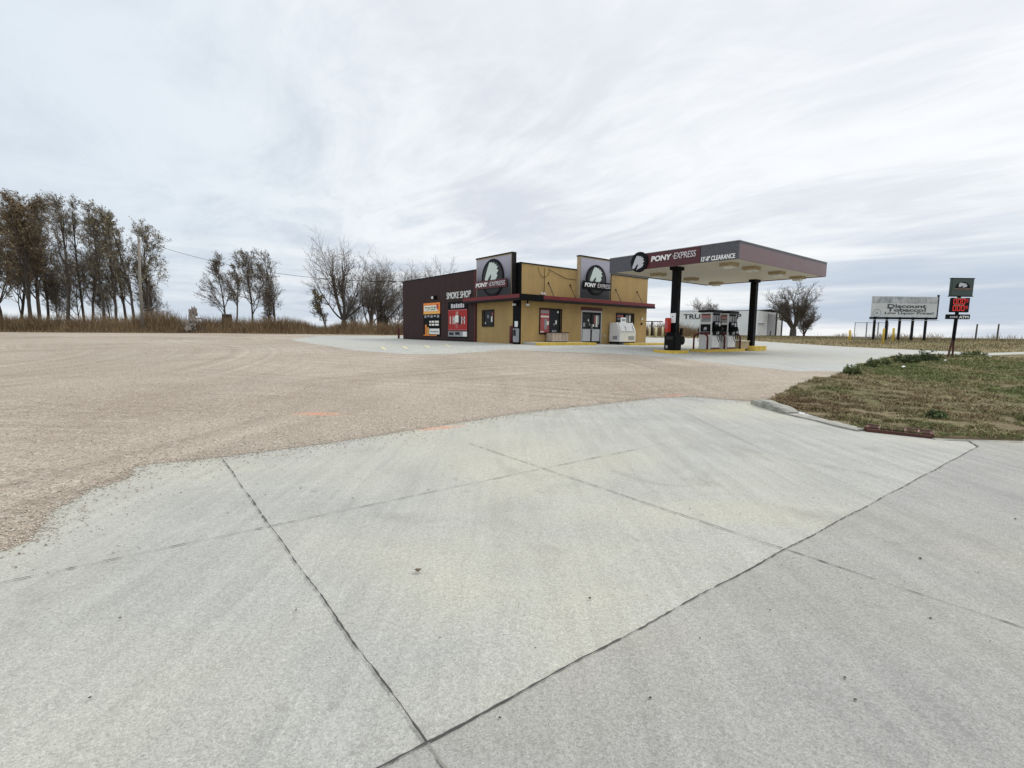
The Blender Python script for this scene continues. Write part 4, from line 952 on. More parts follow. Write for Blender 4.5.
# ------------------------------------------------------------------ billboard
bb = empty('billboard', (43.3, 55, 1.45), 0, 'wide faded roadside billboard for cheap tobacco and liquor on short posts', 'billboard')
bx('panel', M['billboard'], bb, -3.55, 3.68, -.12, .0, 2.42, 4.35); bx('peeling_header', M['peel'], bb, -3.5, 3.62, -.135, -.121, 3.95, 4.62)
bx('panel_backing', M['billboard'], bb, -3.55, 3.68, -.119, .0, 4.352, 4.68)
bx('side_frame', M['dark_trim'], bb, 3.681, 3.78, -.16, .04, 2.2, 4.9); bx('bottom_rail', M['black'], bb, -3.65, 3.60, -.2, .02, 2.18, 2.40); bx('catwalk', M['light_grey'], bb, -3.7, 3.6, -.6, -.1, 2.05, 2.10)
for x in (-2.95, -1.6, -.15, 1.3, 2.75):
    bx('post', M['dark_trim'], bb, x-.09, x+.09, .03, .22, -.4, 4.5)
text('lettering', 'Discount', 1, M['faded_letter'], bb, (.30, -.13, 3.42), '-y', bold=.03, width=4.3, height=.42, depth=.02, align='CENTER')
text('lettering', 'Tobacco!', 1, M['faded_letter'], bb, (.30, -.13, 3.02), '-y', bold=.03, width=4.3, height=.40, depth=.02, align='CENTER')
text('lettering', 'Low Liquor Prices!', 1, M['faded_letter'], bb, (.62, -.13, 2.66), '-y', bold=.02, width=5.4, height=.34, depth=.02, align='CENTER')
fn = onface('-y', (-2.95, -.121, 2.85)); rr = MB()
ring = np.linspace(0, 2*math.pi, 25)
for a, b_ in zip(ring[:-1], ring[1:]): rr.prism([(.40*math.cos(a), .36*math.sin(a)), (.47*math.cos(a), .43*math.sin(a)), (.47*math.cos(b_), .43*math.sin(b_)), (.40*math.cos(b_), .36*math.sin(b_))], fn, .0, .012)
rr.build('ring_emblem', M['print_grey'], bb); MB().prism([(x*.25, y*.22) for x, y in HORSE], fn, 0, .012).build('horse_emblem', M['print_grey'], bb)
# bollards and gate panels near it
yb = M['yellow']
def yel(px, Y, top, base, label, r=.1, m=yb):
    a, b_ = atY(px, base, Y), atY(px, top, Y); z = g(a[0], a[1]); o = bollard('bollard', label, b_[2]-z, r, m); o.location = (a[0], a[1], z)
yel(849.5, 50, 330, 339, 'yellow bollard left of the chain-link panels, farthest left of the three in the field')
yel(883, 42, 328.5, 341, 'yellow bollard in front of the left half of the billboard, the larger one', .08)
yel(893, 50, 328, 338.5, 'small yellow bollard just right of the larger one under the billboard')
yel(649.5, 56, 327, 335, 'pale yellow bollard nearest the shop corner, by the distant rack', .11, M['pale_yellow'])
yel(655.8, 54, 327, 335.5, 'pale yellow bollard in the middle, under the right arm of the distant rack', .14, M['pale_yellow'])
yel(662.5, 55, 327, 335, 'pale yellow bollard half beside the near canopy column, right of the distant rack', .11, M['pale_yellow'])
rk = empty('pipe_rack', tuple(np.r_[atY(651.5, 335, 60)[:2], 1.4]), 0, 'dark T shaped pipe rack seen between the shop and the canopy column', 'rack')
MB().tube([(0,0,0),(0,0,1.75)], .11, 8).build('post', M['black'], rk); MB().box(-.85, 1.3, -.06, .06, 1.75, 1.85).build('crossbar', M['dark_trim'], rk); MB().tube([(.9,0,1.8),(1.3,0,.9)], .02, 5).build('stay', M['dark_trim'], rk)
def chain(label, px0, px1, Y, top=322, base=338):
    a, b_ = atY(px0, base, Y), atY(px1, base, Y); z = g(a[0], a[1]); h = atY(px0, top, Y)[2]-z; w = b_[0]-a[0]
    o = empty('chain_link_panel', (a[0], Y, z), 0, label, 'fence panel', 'chain-link panels beside the billboard')
    for x in (0, w): MB().tube([(x, 0, -.2), (x, 0, h)], .04, 8).build('post', M['steel'], o)
    for z_ in (.1, h-.05): MB().tube([(0, 0, z_), (w, 0, z_)], .025, 6).build('rail', M['steel'], o)
    b = MB(); s = .22; n = int((w+h)/s)
    for i in range(n+1):
        t = i*s
        for sg_ in (0, 1):
            p0 = (t, 0) if t <= w else (w, t-w); p1 = (0, t) if t <= h else (t-h, h)
            q0, q1 = (p0, p1) if sg_ == 0 else ((w-p0[0], p0[1]), (w-p1[0], p1[1]))
            if abs(q0[0]-q1[0])+abs(q0[1]-q1[1]) > .05 and min(q0[1], q1[1]) >= 0 and max(q0[1], q1[1]) <= h+.01:
                b.tube([(q0[0], .01*sg_, q0[1]), (q1[0], .01*sg_, q1[1])], .008, 3, False)
    b.build('mesh', M['steel'], o); return o
chain('chain-link panel leftmost beside the billboard, left of its first post', 854, 865.5, 56); chain('chain-link panel behind the first post of the billboard', 866, 877, 57); chain('chain-link panel between the first two posts of the billboard', 877.5, 887, 58)
def fpost(px, Y, top, label):
    a = atY(px, 338, Y); z = g(a[0], Y); h = atY(px, top, Y)[2]-z; o = MB().tube([(0,0,-.3),(.02,0,h*.5),(.05,0,h)], [.09,.085,.075], 8).build('fence_post', M['bark'], None); o.location = (a[0], Y, z); tag(o, label, 'post', 'wooden posts of the far field fence')
fpost(975.5, 60, 324, 'leaning wooden fence post on the ridge right of the price sign'); fpost(997, 60, 324, 'wooden fence post farthest right on the grassy ridge')
fpost(770, 75, 331, 'short wooden post hidden by the shed end')

# ------------------------------------------------------------------ curb, drain grate
def at3(px, py, dz=0): p = gpt(px, py); return np.array([p[0], p[1], g(*p)+dz])
def curb_piece(name, label, pts_, w, hs, m, jit=.012, cat='kerb'):
    rg = np.random.default_rng(len(pts_)); out = []; P_ = []
    for (a, b_), (h0, h1) in zip(zip(pts_[:-1], pts_[1:]), zip(hs[:-1], hs[1:])):
        n = max(2, int(np.linalg.norm(np.array(b_)-a)/.12))
        for i in range(n): P_.append((np.array(a)+(np.array(b_)-a)*i/n, h0+(h1-h0)*i/n))
    P_.append((np.array(pts_[-1]), hs[-1])); V = []; Fq = []
    for i, (p, h) in enumerate(P_):
        d = P_[min(i+1, len(P_)-1)][0]-P_[max(i-1, 0)][0]; d /= np.linalg.norm(d); nn = np.array([-d[1], d[0]]); z = g(*p)
        for off, hh in ((-w/2, -.1), (-w/2, h*.75), (-w/2+.04, h), (w/2-.04, h), (w/2, h*.8), (w/2, -.1)):
            q = p+nn*(off+rg.normal(0, jit)); V.append((q[0], q[1], z+hh+(rg.normal(0, jit*.6) if hh > 0 else 0)))
        if i: s = 6*i; Fq += [(s-6+k, s+k, s+k+1, s-5+k) for k in range(5)]
    Fq += [(0,1,2,3,4,5), tuple(6*(len(P_)-1)+k for k in (5,4,3,2,1,0))]
    return tag(MB().add(V, Fq).build(name, m, None), label, cat)
curb_piece('broken_kerb', 'broken pale lump of kerb at the corner of drive and verge', G_([(757,404),(768,408),(785,412.5),(793,414.5)]), .26, [.10, .16, .13, .05], M['curb'], .02)
curb_piece('kerb', 'low pale kerb strip running from the broken lump to the rusty drain', G_([(794,414.8),(820,420.5),(845,427),(864,431)]), .30, [.03, .035, .035, .03], M['curb'], .006)
curb_piece('kerb', 'low kerb line along the grass right of the rusty drain, at the photo edge', [tuple(p) for p in G_([(934,439.5),(975,441),(1024,442.5)])]+[tuple(np.array(q)-np.array((0.0,.08))) for q in road_edge[:3]], .09, [.012]*6, M['curb'], .006)
splat('joint_stain', M['dust'], gpt(800, 417), .5, .05, 12, .012)
ga, gb = gpt(866, 431.5), gpt(932, 438.5); gd = gb-ga; gl = np.linalg.norm(gd); ang = math.atan2(gd[1], gd[0])
gr = empty('drain_grate', (ga[0], ga[1], g(*ga)+.0), ang, 'rusty brown storm drain grate set in the edge of the drive', 'drain')
bx('pit', M['interior'], gr, .02, gl-.02, .02, .30, -.02, .012)
MB().box(0, gl, -.03, .02, -.05, .05).box(0, gl, .30, .36, -.05, .085).box(-.02, .03, .02, .30, -.05, .07).box(gl-.03, gl+.02, .02, .30, -.05, .07).build('frame', M['rust'], gr)
for k in range(1, 5): bx('crossbar', M['rust_lt'], gr, gl*k/5-.012, gl*k/5+.012, .02, .30, .0, .078)
for k in range(4): bx('long_bar', M['rust'], gr, .03, gl-.03, .06+k*.065, .085+k*.065, .0, .07)

# ------------------------------------------------------------------ grass and weeds
def blades(name, P, z, h, w, cols, m, lean=.35, wind=(0, 0)):
    n = len(P); a = rng.uniform(0, 6.28, n); dx, dy = np.cos(a)*w/2, np.sin(a)*w/2
    lx = rng.normal(0, lean, n)*h+wind[0]*h; ly = rng.normal(0, lean, n)*h+wind[1]*h
    b0 = np.c_[P[:, 0]-dx, P[:, 1]-dy, z]; b1 = np.c_[P[:, 0]+dx, P[:, 1]+dy, z]
    m0 = np.c_[P[:, 0]+dx*.7+lx*.35, P[:, 1]+dy*.7+ly*.35, z+h*.6]; m1 = np.c_[P[:, 0]-dx*.7+lx*.35, P[:, 1]-dy*.7+ly*.35, z+h*.6]
    t0 = np.c_[P[:, 0]+lx+dx*.15, P[:, 1]+ly+dy*.15, z+h]; t1 = np.c_[P[:, 0]+lx-dx*.15, P[:, 1]+ly-dy*.15, z+h]
    V = np.stack([b0, b1, m0, m1, t0, t1], 1).reshape(-1, 3); i = (np.arange(n)*6)[:, None]
    Fq = np.concatenate([i+np.array([[0,1,2,3]]), i+np.array([[3,2,4,5]])], 1).reshape(-1, 4)
    return tag(fastmesh(name, V, Fq, m, colors=np.repeat(cols, 2, axis=0)), kind='stuff')
def fbm(P, s, off=0): return np.array([noise.fractal(Vector((x*s+off, y*s, off)), 1, 2, 3) for x, y in P])
# verge: dense near the camera
n = 520000; r = 7+rng.random(n)**1.6*30; th = rng.uniform(R(18), R(52), n); P = np.c_[r*np.sin(th), r*np.cos(th)]
P = P[pip(verge_poly, P)]; P = P[:210000]
dens = fbm(P, 1.1, 3); edge = np.clip((np.linalg.norm(P-np.array(edgeL[-1]), axis=1)-.3)/6, 0, 1)
P = P[(dens > -.75)]; grn = fbm(P, .35, 9)+.45*np.clip((np.linalg.norm(P-np.array([6.0, 9.5]), axis=1)-2.5)/6, 0, 1)-.26+rng.normal(0, .22, len(P))
rnd = rng.random((len(P), 1))
cdry = np.array([.36, .30, .175])*(.55+.9*rnd); cbr = np.array([.15, .095, .055])*(.6+.8*rnd); cgr = np.array([.155, .175, .07])*(.55+.95*rnd)
g_ = np.clip(grn*2.2+.5, 0, 1)[:, None] > rng.random((len(P), 1)); br = rng.random((len(P), 1)) < np.clip(.75-.09*np.linalg.norm(P-np.array([5.6, 10.6]), axis=1), .12, .8)[:, None]
cols_ = np.where(g_, cgr, np.where(br, cbr, cdry)); dist = np.linalg.norm(P, axis=1)
cl = np.clip(fbm(P, 2.2, 5)+.6, .25, 1.4)
blades('verge_grass', P, G(P)+.03+bumpy(P), rng.uniform(.03, .085, len(P))*cl*(1+dist*.02), rng.uniform(.005, .010, len(P))*(1+dist*.07), cols_, M['grass'], .8)
# far field beyond the forecourt
n = 90000; P = np.c_[rng.uniform(14, 110, n), rng.uniform(33, 95, n)]
keep = (~pip(pad_poly, P)) & (P[:, 0] > P[:, 1]*.28) & (P[:, 0] < P[:, 1]*1.15) & (~pip(verge_poly, P)) & (~pip(slab_poly, P)); P = P[keep][:52000]
dd_ = P@np.array([-.5, .866]); t = 1.5*fbm(np.c_[P[:, 0]*.12, dd_*1.3], .22, 21)+rng.normal(0, .12, len(P)); rnd = rng.random((len(P), 1))
cols_ = np.where(t[:, None] > .02, np.array([.25, .195, .105]), np.where(t[:, None] > -.22, np.array([.13, .125, .055]), np.array([.13, .085, .05])))*(.6+.8*rnd)
blades('field_grass', P, G(P)-.01, rng.uniform(.05, .16, len(P)), rng.uniform(.02, .05, len(P)), cols_, M['grass'], .5)
n = 9000; P = np.c_[rng.uniform(40, 95, n), 62+rng.normal(0, 2.5, n)]; dens = fbm(P, .25, 2); P = P[dens > -.05]
blades('ridge_grass', P, G(P), rng.uniform(.25, .8, len(P))*np.clip(fbm(P, .2, 8)*1.5+.7, .3, 1.3), rng.uniform(.02, .05, len(P)), np.array([.30, .25, .16])*rng.uniform(.6, 1.3, (len(P), 1)), M['grass'], .25)
# tall dry grass strip at the left
n = 60000; P = np.c_[rng.uniform(-78, -6, n), rng.uniform(50.2, 58, n)]; P[:, 1] = 50.2+(P[:, 1]-50.2)*(.35+.65*rng.random(n))+.02*(P[:, 0]+30)
hh = rng.uniform(1.0, 1.9, n)*np.clip(1+fbm(P, .22, 4)*.6, .5, 1.35)*np.clip((P[:, 1]-50.3)/2.6, .14, 1)*np.where(P[:, 0] < -38, 1.12, np.where(P[:, 0] > -26, .82, 1))
rnd = rng.random((n, 1)); cols_ = np.where(fbm(P, .35, 6)[:, None]+rng.normal(0, .2, (n, 1)) > 0, np.array([.20, .135, .075]), np.array([.135, .088, .05]))*(.55+.9*rnd)
cols_ = np.where(rng.random((n, 1)) < .22, np.array([.36, .27, .16]), cols_)
blades('tall_dry_grass', P, G(P)-.05, hh, rng.uniform(.02, .05, n), cols_, M['grass'], .16, (-.08, 0))
n = 7000; P = np.c_[rng.uniform(11, 24, n), rng.uniform(60, 68, n)]
blades('tall_dry_grass', P, G(P)-.05, rng.uniform(.6, 1.6, n)*np.clip(1+fbm(P, .3, 4), .4, 1.3), rng.uniform(.03, .06, n), np.array([.22, .15, .085])*rng.uniform(.5, 1.4, (n, 1)), M['grass'], .2)
def weed(label, px, py, w, h, seed, dark=False, group='leafy weeds along the crest of the verge'):
    rg = np.random.default_rng(seed); c = gpt(px, py); z = g(*c)+.05; o = empty('weed', (c[0], c[1], z), 0, label, 'weed', group)
    st = MB(); V, Fq, cols_ = [], [], []
    for k in range(int(26+w*26)):
        a, rr_ = rg.uniform(0, 6.28), rg.random()**.6*w/2; hh_ = h*rg.uniform(.5, 1.1)*(1-.45*(rr_/(w/2))**2); b0 = np.array([rr_*.6*math.cos(a), rr_*.6*math.sin(a)*.7, 0]); b1 = np.array([rr_*math.cos(a)*1.15, rr_*math.sin(a)*.8, hh_])
        st.tube([b0, (b0+b1)/2+[0, 0, hh_*.1], b1], [.006, .005, .003], 4, False)
        for j in range(16):
            f = rg.uniform(.2, 1.05); p = b0+(b1-b0)*f+rg.normal(0, .03, 3); s = rg.uniform(.03, .065); d1 = rg.normal(0, 1, 3); d1 /= np.linalg.norm(d1); d2 = np.cross(d1, rg.normal(0, 1, 3)); d2 /= np.linalg.norm(d2)
            n_ = len(V); V += [p-d1*s, p+d2*s*.42, p+d1*s, p-d2*s*.42]; Fq.append((n_, n_+1, n_+2, n_+3)); cols_.append(np.array([.075, .10, .04] if dark else [.12, .145, .06])*rg.uniform(.5, 1.5))
    st.build('stems', M['twig'], o); fastmesh('leaves', V, Fq, M['weed'], o, colors=np.array(cols_)); return o
weed('leafy weed at the left tip of the verge beside the gravel', 853, 376, .6, .27, 1); weed('small thin weed second from the left tip of the verge', 872, 368.5, .4, .30, 2); weed('small thin weed between the left sprigs and the big dark clump', 886, 367, .4, .25, 3)
weed('wide dark green weed clump, first of the two big ones left of the price sign', 903, 364.5, 1.0, .38, 4, True); weed('mid-size weed wedged between the two dark clumps', 914, 364, .6, .30, 5, True)
weed('tall dark green weed clump closest to the legs of the price sign', 928, 362.5, 1.1, .50, 6, True); weed('low spreading weed right of the price sign on the verge crest', 974, 357, 1.2, .28, 7)
weed('low dark tuft in the grass between drain and photo edge', 935, 421, .22, .09, 8, True, None)
for px, py, s, lb in ((945, 362.5, .07, 'crumpled white litter at the foot of the price sign legs'), (990, 358.5, .06, 'small white litter scrap right of the price sign'), (903, 369.5, .08, 'pale flat litter scrap in front of the dark weeds')):
    c = gpt(px, py); rg = np.random.default_rng(int(px)); V = [(math.cos(a)*s*rg.uniform(.6, 1), math.sin(a)*s*rg.uniform(.5, .9), rg.uniform(.0, .5)*s) for a in np.linspace(0, 6.28, 9)[:-1]]+[(0, 0, s*.8), (0, 0, -.02)]
    o = MB().add(V, [(i, (i+1) % 8, 8) for i in range(8)]+[((i+1) % 8, i, 9) for i in range(8)]).build('litter', M['paper'], None); o.location = (c[0], c[1], g(*c)+.08); tag(o, lb, 'litter')

# ------------------------------------------------------------------ trees
def seg_mesh(name, segs, m, parent, n):
    S = np.array(segs, np.float64); p0, p1, r0, r1 = S[:, :3], S[:, 3:6], S[:, 6], S[:, 7]; d = p1-p0; L = np.linalg.norm(d, axis=1, keepdims=True)+1e-9; d /= L
    ref = np.where(np.abs(d[:, 2:3]) > .9, [[1., 0, 0]], [[0, 0, 1.]]); a = np.cross(d, ref); a /= np.linalg.norm(a, axis=1, keepdims=True); b = np.cross(d, a)
    A = np.arange(n)*2*math.pi/n; off = a[:, None]*np.cos(A)[None, :, None]+b[:, None]*np.sin(A)[None, :, None]
    V = np.concatenate([p0[:, None]+off*r0[:, None, None], p1[:, None]+off*r1[:, None, None]], 1).reshape(-1, 3)
    i = (np.arange(len(S))*2*n)[:, None, None]; k = np.arange(n); q = np.stack([k, (k+1) % n, (k+1) % n+n, k+n], 1)[None]
    return fastmesh(name, V, (i+q).reshape(-1, 4), m, parent)
def tree(label, x, y, h, seed, style='slender', leaves=0, lcol=(.11, .085, .05), lean=(0, 0), tr=None, group='trees', spread=1.0, name='tree', bole=.3, lw=.10, z=None, dens=1.0, wind=-.12):
    rg = np.random.default_rng(seed); T, B, Lf = [], [], []
    tr = tr or h*.014+.05
    def grow(p, d, L, r, lvl):
        ns = (7, 6, 5, 4, 2)[lvl] if lvl < 5 else 2; rr_ = r; pp = p.copy(); d = d/np.linalg.norm(d); r_end = r*(.35 if lvl < 2 else .45)
        for i in range(ns):
            f = (i+1)/ns
            trop = (.02, .15, .11, .06, .02)[lvl]
            d = d+rg.normal(0, (.05, .13, .17, .2, .2)[lvl], 3)+np.array([wind*(.06 if lvl == 0 else .5), 0, trop]); d /= np.linalg.norm(d)
            q = pp+d*L/ns; r2 = r+(r_end-r)*f; (T if lvl <= 1 and rr_ > .035 else B).append((*pp, *q, rr_, r2)); 
            if lvl < 4:
                frac = f
                if lvl == 0:
                    if frac >= bole:
                        for c in range(rg.integers(2, 4) if style == 'slender' else 2):
                            a = rg.uniform(0, 6.28); el = rg.uniform(.3, .7) if style == 'slender' else rg.uniform(.55, 1.05)
                            pr = np.cross(d, [math.cos(a), math.sin(a), .1]); pr /= np.linalg.norm(pr); dd = d*math.cos(el)+pr*math.sin(el)
                            grow(q.copy(), dd, h*spread*(.36 if style == 'slender' else .48)*(1.1-.62*frac)*rg.uniform(.7, 1.15), r2*rg.uniform(.45, .65), 1)
                elif frac > .2:
                    k = (0, 1.75, 1.55, 1.4)[lvl] if style == 'slender' else (0, 1.6, 1.5, 1.4)[lvl]; k *= dens; nc = int(k)+(rg.random() < k-int(k))
                    for c in range(nc):
                        pr = np.cross(d, rg.normal(0, 1, 3)); pr /= np.linalg.norm(pr)+1e-9; el = rg.uniform(.4, .85); dd = d*math.cos(el)+pr*math.sin(el)
                        grow(q.copy(), dd, L*rg.uniform(.34, .58), max(r2*.6, .006), lvl+1)
            else:
                if leaves and rg.random() < leaves: 
                    Lf.append(q)
                    if leaves > 1 and rg.random() < leaves-1: Lf.append(q+rg.normal(0, .15, 3))
            pp = q; rr_ = r2
    d0 = np.array([lean[0], lean[1], 1.])
    if style == 'slender': grow(np.array([0, 0, -.3]), d0, h*.88, tr, 0)
    else:
        b0 = np.array([0, 0, -.3]); th_ = h*bole*.8+.3; top = b0+d0/np.linalg.norm(d0)*th_
        T.append((*b0, *(b0+(top-b0)*.12), tr*1.5, tr*1.08)); T.append((*(b0+(top-b0)*.12), *top, tr*1.08, tr*.9)); k = rg.integers(4, 6)
        for c in range(k):
            a = c*6.28/k+rg.uniform(-.4, .4); el = rg.uniform(.15, .75)
            dd = np.array([math.cos(a)*math.sin(el)*spread, math.sin(a)*math.sin(el)*spread, math.cos(el)])
            grow(top.copy()-d0*rg.uniform(0, .3), dd, h*(1-bole*.8)*rg.uniform(.68, .88), tr*rg.uniform(.45, .62), 1)
            grow(top.copy(), dd+rg.normal(0, .25, 3), h*(1-bole*.8)*rg.uniform(.5, .8), tr*rg.uniform(.3, .42), 1)
    o = empty(name, (x, y, g(x, y) if z is None else z), 0, label, 'tree', group)
    mxz = max(s[5] for s in T+B); sc_ = h/mxz
    T = [(*[c*sc_ for c in s[:6]], s[6], s[7]) for s in T]; B = [(*[c*sc_ for c in s[:6]], s[6]*1.0, s[7]*1.0) for s in B]
    seg_mesh('trunk', T, M['bark'], o, 7); B2 = np.array(B); B2[:, 6:8] = np.maximum(B2[:, 6:8], tw_min); cr = seg_mesh('crown', B2, M['twig'], o, 3)
    if Lf:
        Lp = np.array(Lf)*sc_; n = len(Lp); Lp = Lp+rg.normal(0, .10, (n, 3)); d1 = rg.normal(0, .7, (n, 3))+[-.8, 0, .9]; d1 /= np.linalg.norm(d1, axis=1, keepdims=True); d2 = np.cross(d1, rg.normal(0, 1, (n, 3))); d2 /= np.linalg.norm(d2, axis=1, keepdims=True)
        s = rg.uniform(.6, 1.4, (n, 1))*lw; V = np.stack([Lp-d1*s, Lp+d2*s*.3, Lp+d1*s, Lp-d2*s*.3], 1).reshape(-1, 3)
        fastmesh('foliage', V, np.arange(n*4).reshape(-1, 4), M['leaf'], o, colors=np.array(lcol)*rg.uniform(.5, 1.6, (n, 1)))
    return o
tw_min = .008
def tpx(px, Y, top, label, seed, **k):
    a = atY(px, 320, Y); z = g(a[0], Y); h = atY(px, top, Y)[2]-z
    return tree(label, a[0], Y, h, seed, **k)
LG = 'windswept trees in the grove at the left'
for i, (px, Y, top, lv, lb, kw) in enumerate([
    (-22, 60, 190, .9, 'dense brown leafed tree cut by the left photo edge', dict(spread=1.15, lw=.12, bole=.1)),
    (4, 57, 194, .9, 'dense brown leafed tree at the left edge with a low crown', dict(spread=1.1, lw=.12, bole=.1)),
    (20, 59, 186, .9, 'tall dense brown leafed tree second in the dark left mass', dict(spread=1.0, lw=.12, bole=.1)),
    (31, 54, 194, .7, 'dark trunked leafy tree at the right side of the dense left mass', dict(spread=.85, lw=.15, bole=.2)),
    (40, 56, 190, .4, 'dark leaning trunk with thinning brown leaves beside the dense mass', dict(spread=.75, lw=.14, lean=(-.06, 0))),
    (48, 60, 200, .12, 'thin upright tree with sparse leaves, left of the forked tall tree', dict(spread=.6, lw=.12)),
    (67, 54, 187, .12, 'tallest open crowned tree in the grove with low side limbs', dict(spread=.85, lw=.13, bole=.22, lean=(.02, 0))),
    (85, 63, 200, .10, 'slender background tree between the tallest tree and the leaning one', dict(spread=.6, lw=.12)),
    (103, 55, 196, .14, 'tree with a bare trunk leaning left toward its wind bent top', dict(spread=.65, lw=.13, bole=.3, lean=(-.07, 0))),
    (115, 56, 206, .13, 'first of the three close slim trunks left of the utility pole', dict(spread=.6, lw=.13, bole=.25, lean=(-.0, 0))),
    (126, 58, 209, .10, 'middle one of the three close slim trunks left of the utility pole', dict(spread=.6, lw=.13, bole=.25, lean=(-.02, 0))),
    (135, 55, 211, .12, 'third slim trunk just left of the utility pole', dict(spread=.6, lw=.13, bole=.25, lean=(.0, 0))),
    (58, 62, 262, .15, 'low scrubby tree under the gap left of the tallest grove tree', dict(spread=1.2, bole=.08, lw=.10)),
    (78, 61, 250, .12, 'low scrubby tree under the gap right of the tallest grove tree', dict(spread=1.2, bole=.08, lw=.10)),
    (94, 60, 212, .12, 'thin tree filling the gap just left of the bare leaning trunk', dict(spread=.7, bole=.15, lw=.12)),
    (110, 63, 268, .12, 'lowest scrub between the leaning trunk and the three slim trunks', dict(spread=1.3, bole=.08, lw=.10)),
    (153, 60, 280, .12, 'low scrub at the right end of the grove past the utility pole', dict(spread=1.4, bole=.08, lw=.10)),
    (147, 56, 216, .2, 'broad tree right behind the utility pole with long low limbs to the right', dict(spread=1.05, lw=.14, bole=.16, wind=.06))]):
    kw.setdefault('bole', .18); tpx(px, Y, top, lb, 100+i, leaves=lv, lcol=(.165, .125, .075) if i < 5 else (.20, .17, .10), group=LG, tr=(.2 if i in (3, 4, 6) else .16 if top < 225 else .08), **kw)
MG = 'half bare trees in the middle of the left tree line'
for i, (px, Y, top, lv, lb, kw) in enumerate([
    (227, 58, 250, .03, 'half bare tree leaning left, first of the middle group', dict(spread=1.0, bole=.22, lean=(-.10, 0))),
    (236, 64, 262, .05, 'thin young tree behind the first middle tree', dict(spread=.6, bole=.3)),
    (251, 57, 248, .05, 'forked half bare tree in the centre of the middle group', dict(spread=.95, bole=.25, lean=(.05, 0))),
    (275, 57, 250, .03, 'round crowned half bare tree, right one of the middle group', dict(spread=1.0, bole=.25)),
    (268, 63, 285, .02, 'short scrubby tree behind the right middle tree', dict(spread=1.1, bole=.1)),
    (328, 56, 288, .08, 'small bent sapling left of the tallest bare tree', dict(spread=.8, bole=.2, lean=(-.35, 0)))]):
    tpx(px, Y, top, lb, 200+i, leaves=lv, lcol=(.21, .175, .10), lw=.12, group=MG, tr=.12, **kw)
RG_ = 'bare trees behind the maroon end of the shop'
for i, (px, Y, top, lb, kw) in enumerate([
    (344, 58, 229, 'tallest bare spreading tree left of the shop', dict(spread=.62, bole=.2, tr=.34)),
    (370, 57, 246, 'bare forked tree between the tallest one and the shop', dict(spread=.62, bole=.15, tr=.26, lean=(.04, 0))),
    (379, 60, 256, 'bare tree leaning right toward the shop roof', dict(spread=.7, bole=.18, tr=.22, lean=(.3, 0), wind=.1)),
    (356, 66, 292, 'low scrubby bare tree behind the tallest bare tree', dict(spread=1.2, bole=.1, tr=.1)),
    (395, 66, 290, 'low scrubby bare tree close to the rear corner of the shop', dict(spread=1.2, bole=.1, tr=.1)),
    (412, 70, 259, 'bare tree rising over the left end of the shop roof', dict(spread=.9, bole=.3, tr=.25)),
    (441, 72, 255, 'bare tree top showing over the roof nearest the side sign board', dict(spread=.95, bole=.3, tr=.25))]):
    tpx(px, Y, top, lb, 300+i, style='spreading', group=RG_, dens=1.1, **{'wind': 0, **kw})
tw_min = .012
a = atY(793, 334, 80); tree('large dark bare spreading tree standing right of the white shed', a[0], 80, 9.3, 401, style='spreading', dens=1.35, spread=1.5, bole=.24, tr=.5, group=None, name='bare_tree', z=1.45, wind=0)
a = atY(804, 334, 84); tree('smaller bare tree with swept twigs right of the large bare tree', a[0], 84, 5.2, 402, style='spreading', dens=1.1, spread=1.3, bole=.15, tr=.2, group=None, name='bare_tree', z=1.45, wind=.12)
a = atY(704, 334, 105); tree('rounded bare tree top showing above the shed behind the pumps', a[0], 105, 8.3, 403, style='spreading', dens=1.25, spread=1.3, bole=.2, tr=.3, group=None, name='bare_tree', z=1.45, wind=0)
a = atY(722, 334, 108); tree('smaller bare tree top behind the shed, right of the rounded one', a[0], 108, 6.4, 404, style='spreading', spread=1.2, bole=.2, tr=.2, group=None, name='bare_tree', z=1.45, wind=0)
# utility pole, wire, stump, small dark things in the tree line
a = atY(143, 330, 51.5); b_ = atY(138.5, 236, 51.5); z0 = g(a[0], 51.5)
up_ = empty('utility_pole', (a[0], 51.5, z0), 0, 'pale wooden utility pole in front of the grove', 'utility pole'); hh_ = b_[2]-z0
MB().tube([(0, 0, -.3), (0, 0, hh_*.5), (b_[0]-a[0], 0, hh_)], [.15, .13, .10], 12).build('pole', M['pole_wood'], up_, smooth=True); MB().tube([(b_[0]-a[0]+.15, 0, hh_-.6), (b_[0]-a[0]+.15, 0, hh_-.35)], .05, 8).build('insulator', M['light_grey'], up_)
s0 = Vector((b_[0]+.15, 51.5, b_[2]-.4)); pe = BL(.3, LY-.3); s1 = Vector((pe[0], pe[1], 5.75)); pts_ = [s0.lerp(s1, t)-Vector((0, 0, 1.1*4*t*(1-t))) for t in np.linspace(0, 1, 24)]
tag(MB().tube(pts_, .016, 5).build('overhead_wire', M['black'], None), 'thin overhead wire from the utility pole to the shop roof', 'wire')
a = atY(193, 330, 51); z0 = g(a[0], 49.5)
stp = empty('dead_stump', (a[0], 51.0, z0), 0, 'jagged pale dead tree stump with torn roots in the dry grass', 'stump'); rg = np.random.default_rng(5)
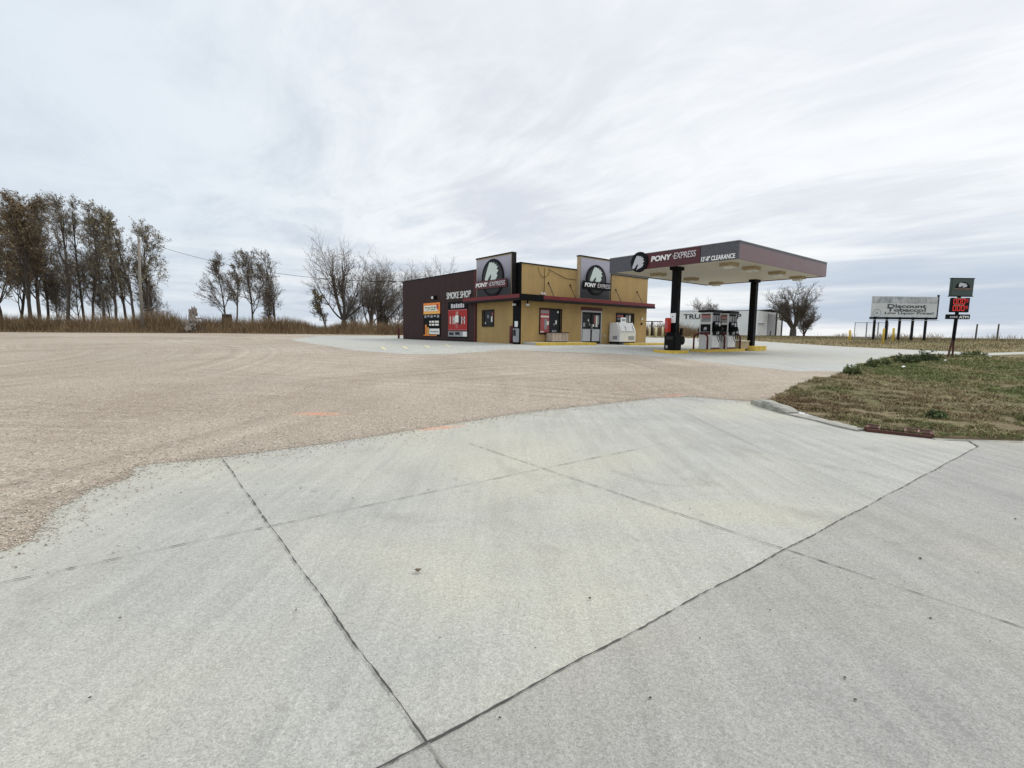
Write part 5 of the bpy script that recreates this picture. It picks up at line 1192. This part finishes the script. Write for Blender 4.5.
def blob(c, rx, ry, rz, seed, m, name, jag_=.35):
    bm = bmesh.new(); bmesh.ops.create_icosphere(bm, subdivisions=3, radius=1)
    for v in bm.verts:
        k = 1+jag_*noise.fractal(v.co*1.7+Vector((seed, 0, 0)), 1, 2, 4); v.co = Vector((v.co.x*rx*k+c[0], v.co.y*ry*k+c[1], v.co.z*rz*k+c[2]))
    me = bpy.data.meshes.new(name); bm.to_mesh(me); bm.free(); me.materials.append(m); o = bpy.data.objects.new(name, me); col.objects.link(o); o.parent = stp; return o
blob((-.3, 0, .7), .55, .45, .6, 3, M['dead_wood'], 'root_mass', .8); blob((.0, 0, 1.6), .30, .28, .9, 7, M['dead_wood'], 'trunk_stub', .8); blob((.32, 0, 2.2), .17, .16, .5, 9, M['dead_wood'], 'broken_top', .7)
MB().tube([(.4, 0, 1.5), (.9, .1, 1.55), (1.3, 0, 1.48)], [.07, .05, .02], 6).tube([(-.5, 0, 1.2), (-.9, 0, 1.1), (-1.1, 0, .9)], [.1, .08, .04], 6).build('broken_limb', M['dead_wood'], stp)
MB().tube([(0, -.2, .4), (.8, -.4, .9), (1.4, -.3, .4)], [.06, .04, .02], 5).tube([(0, -.2, .3), (1.0, -.3, .5), (1.7, -.5, .1)], [.05, .04, .02], 5).tube([(-.2, -.3, .5), (-.9, -.5, .8), (-1.3, -.5, .2)], [.05, .04, .02], 5).build('torn_roots', M['bark'], stp)
a = atY(227, 318, 60); tk_ = empty('stock_tank', (a[0], 60, g(a[0], 60)), 0, 'small dark tank at the foot of the leaning middle tree', 'tank')
MB().box(-.42, .42, -.4, .4, 0, 1.78).build('stand', M['black'], tk_); MB().tube([(-.5, 0, 1.95), (.5, 0, 1.95)], .22, 14).build('tank', M['black'], tk_)
a = atY(383, 322, 62); hd = empty('deer_blind', (a[0], 62, g(a[0], 62)), 0, 'small dark hut with a peaked top among the bare trees by the shop', 'hut')
bx('cabin', M['black'], hd, -.65, .55, -.5, .5, 0, 1.75); MB().prism([(-.75, 1.75), (.65, 1.75), (-.1, 2.6)], lambda u, v, w: (u, w, v), -.55, .55).build('roof', M['black'], hd)
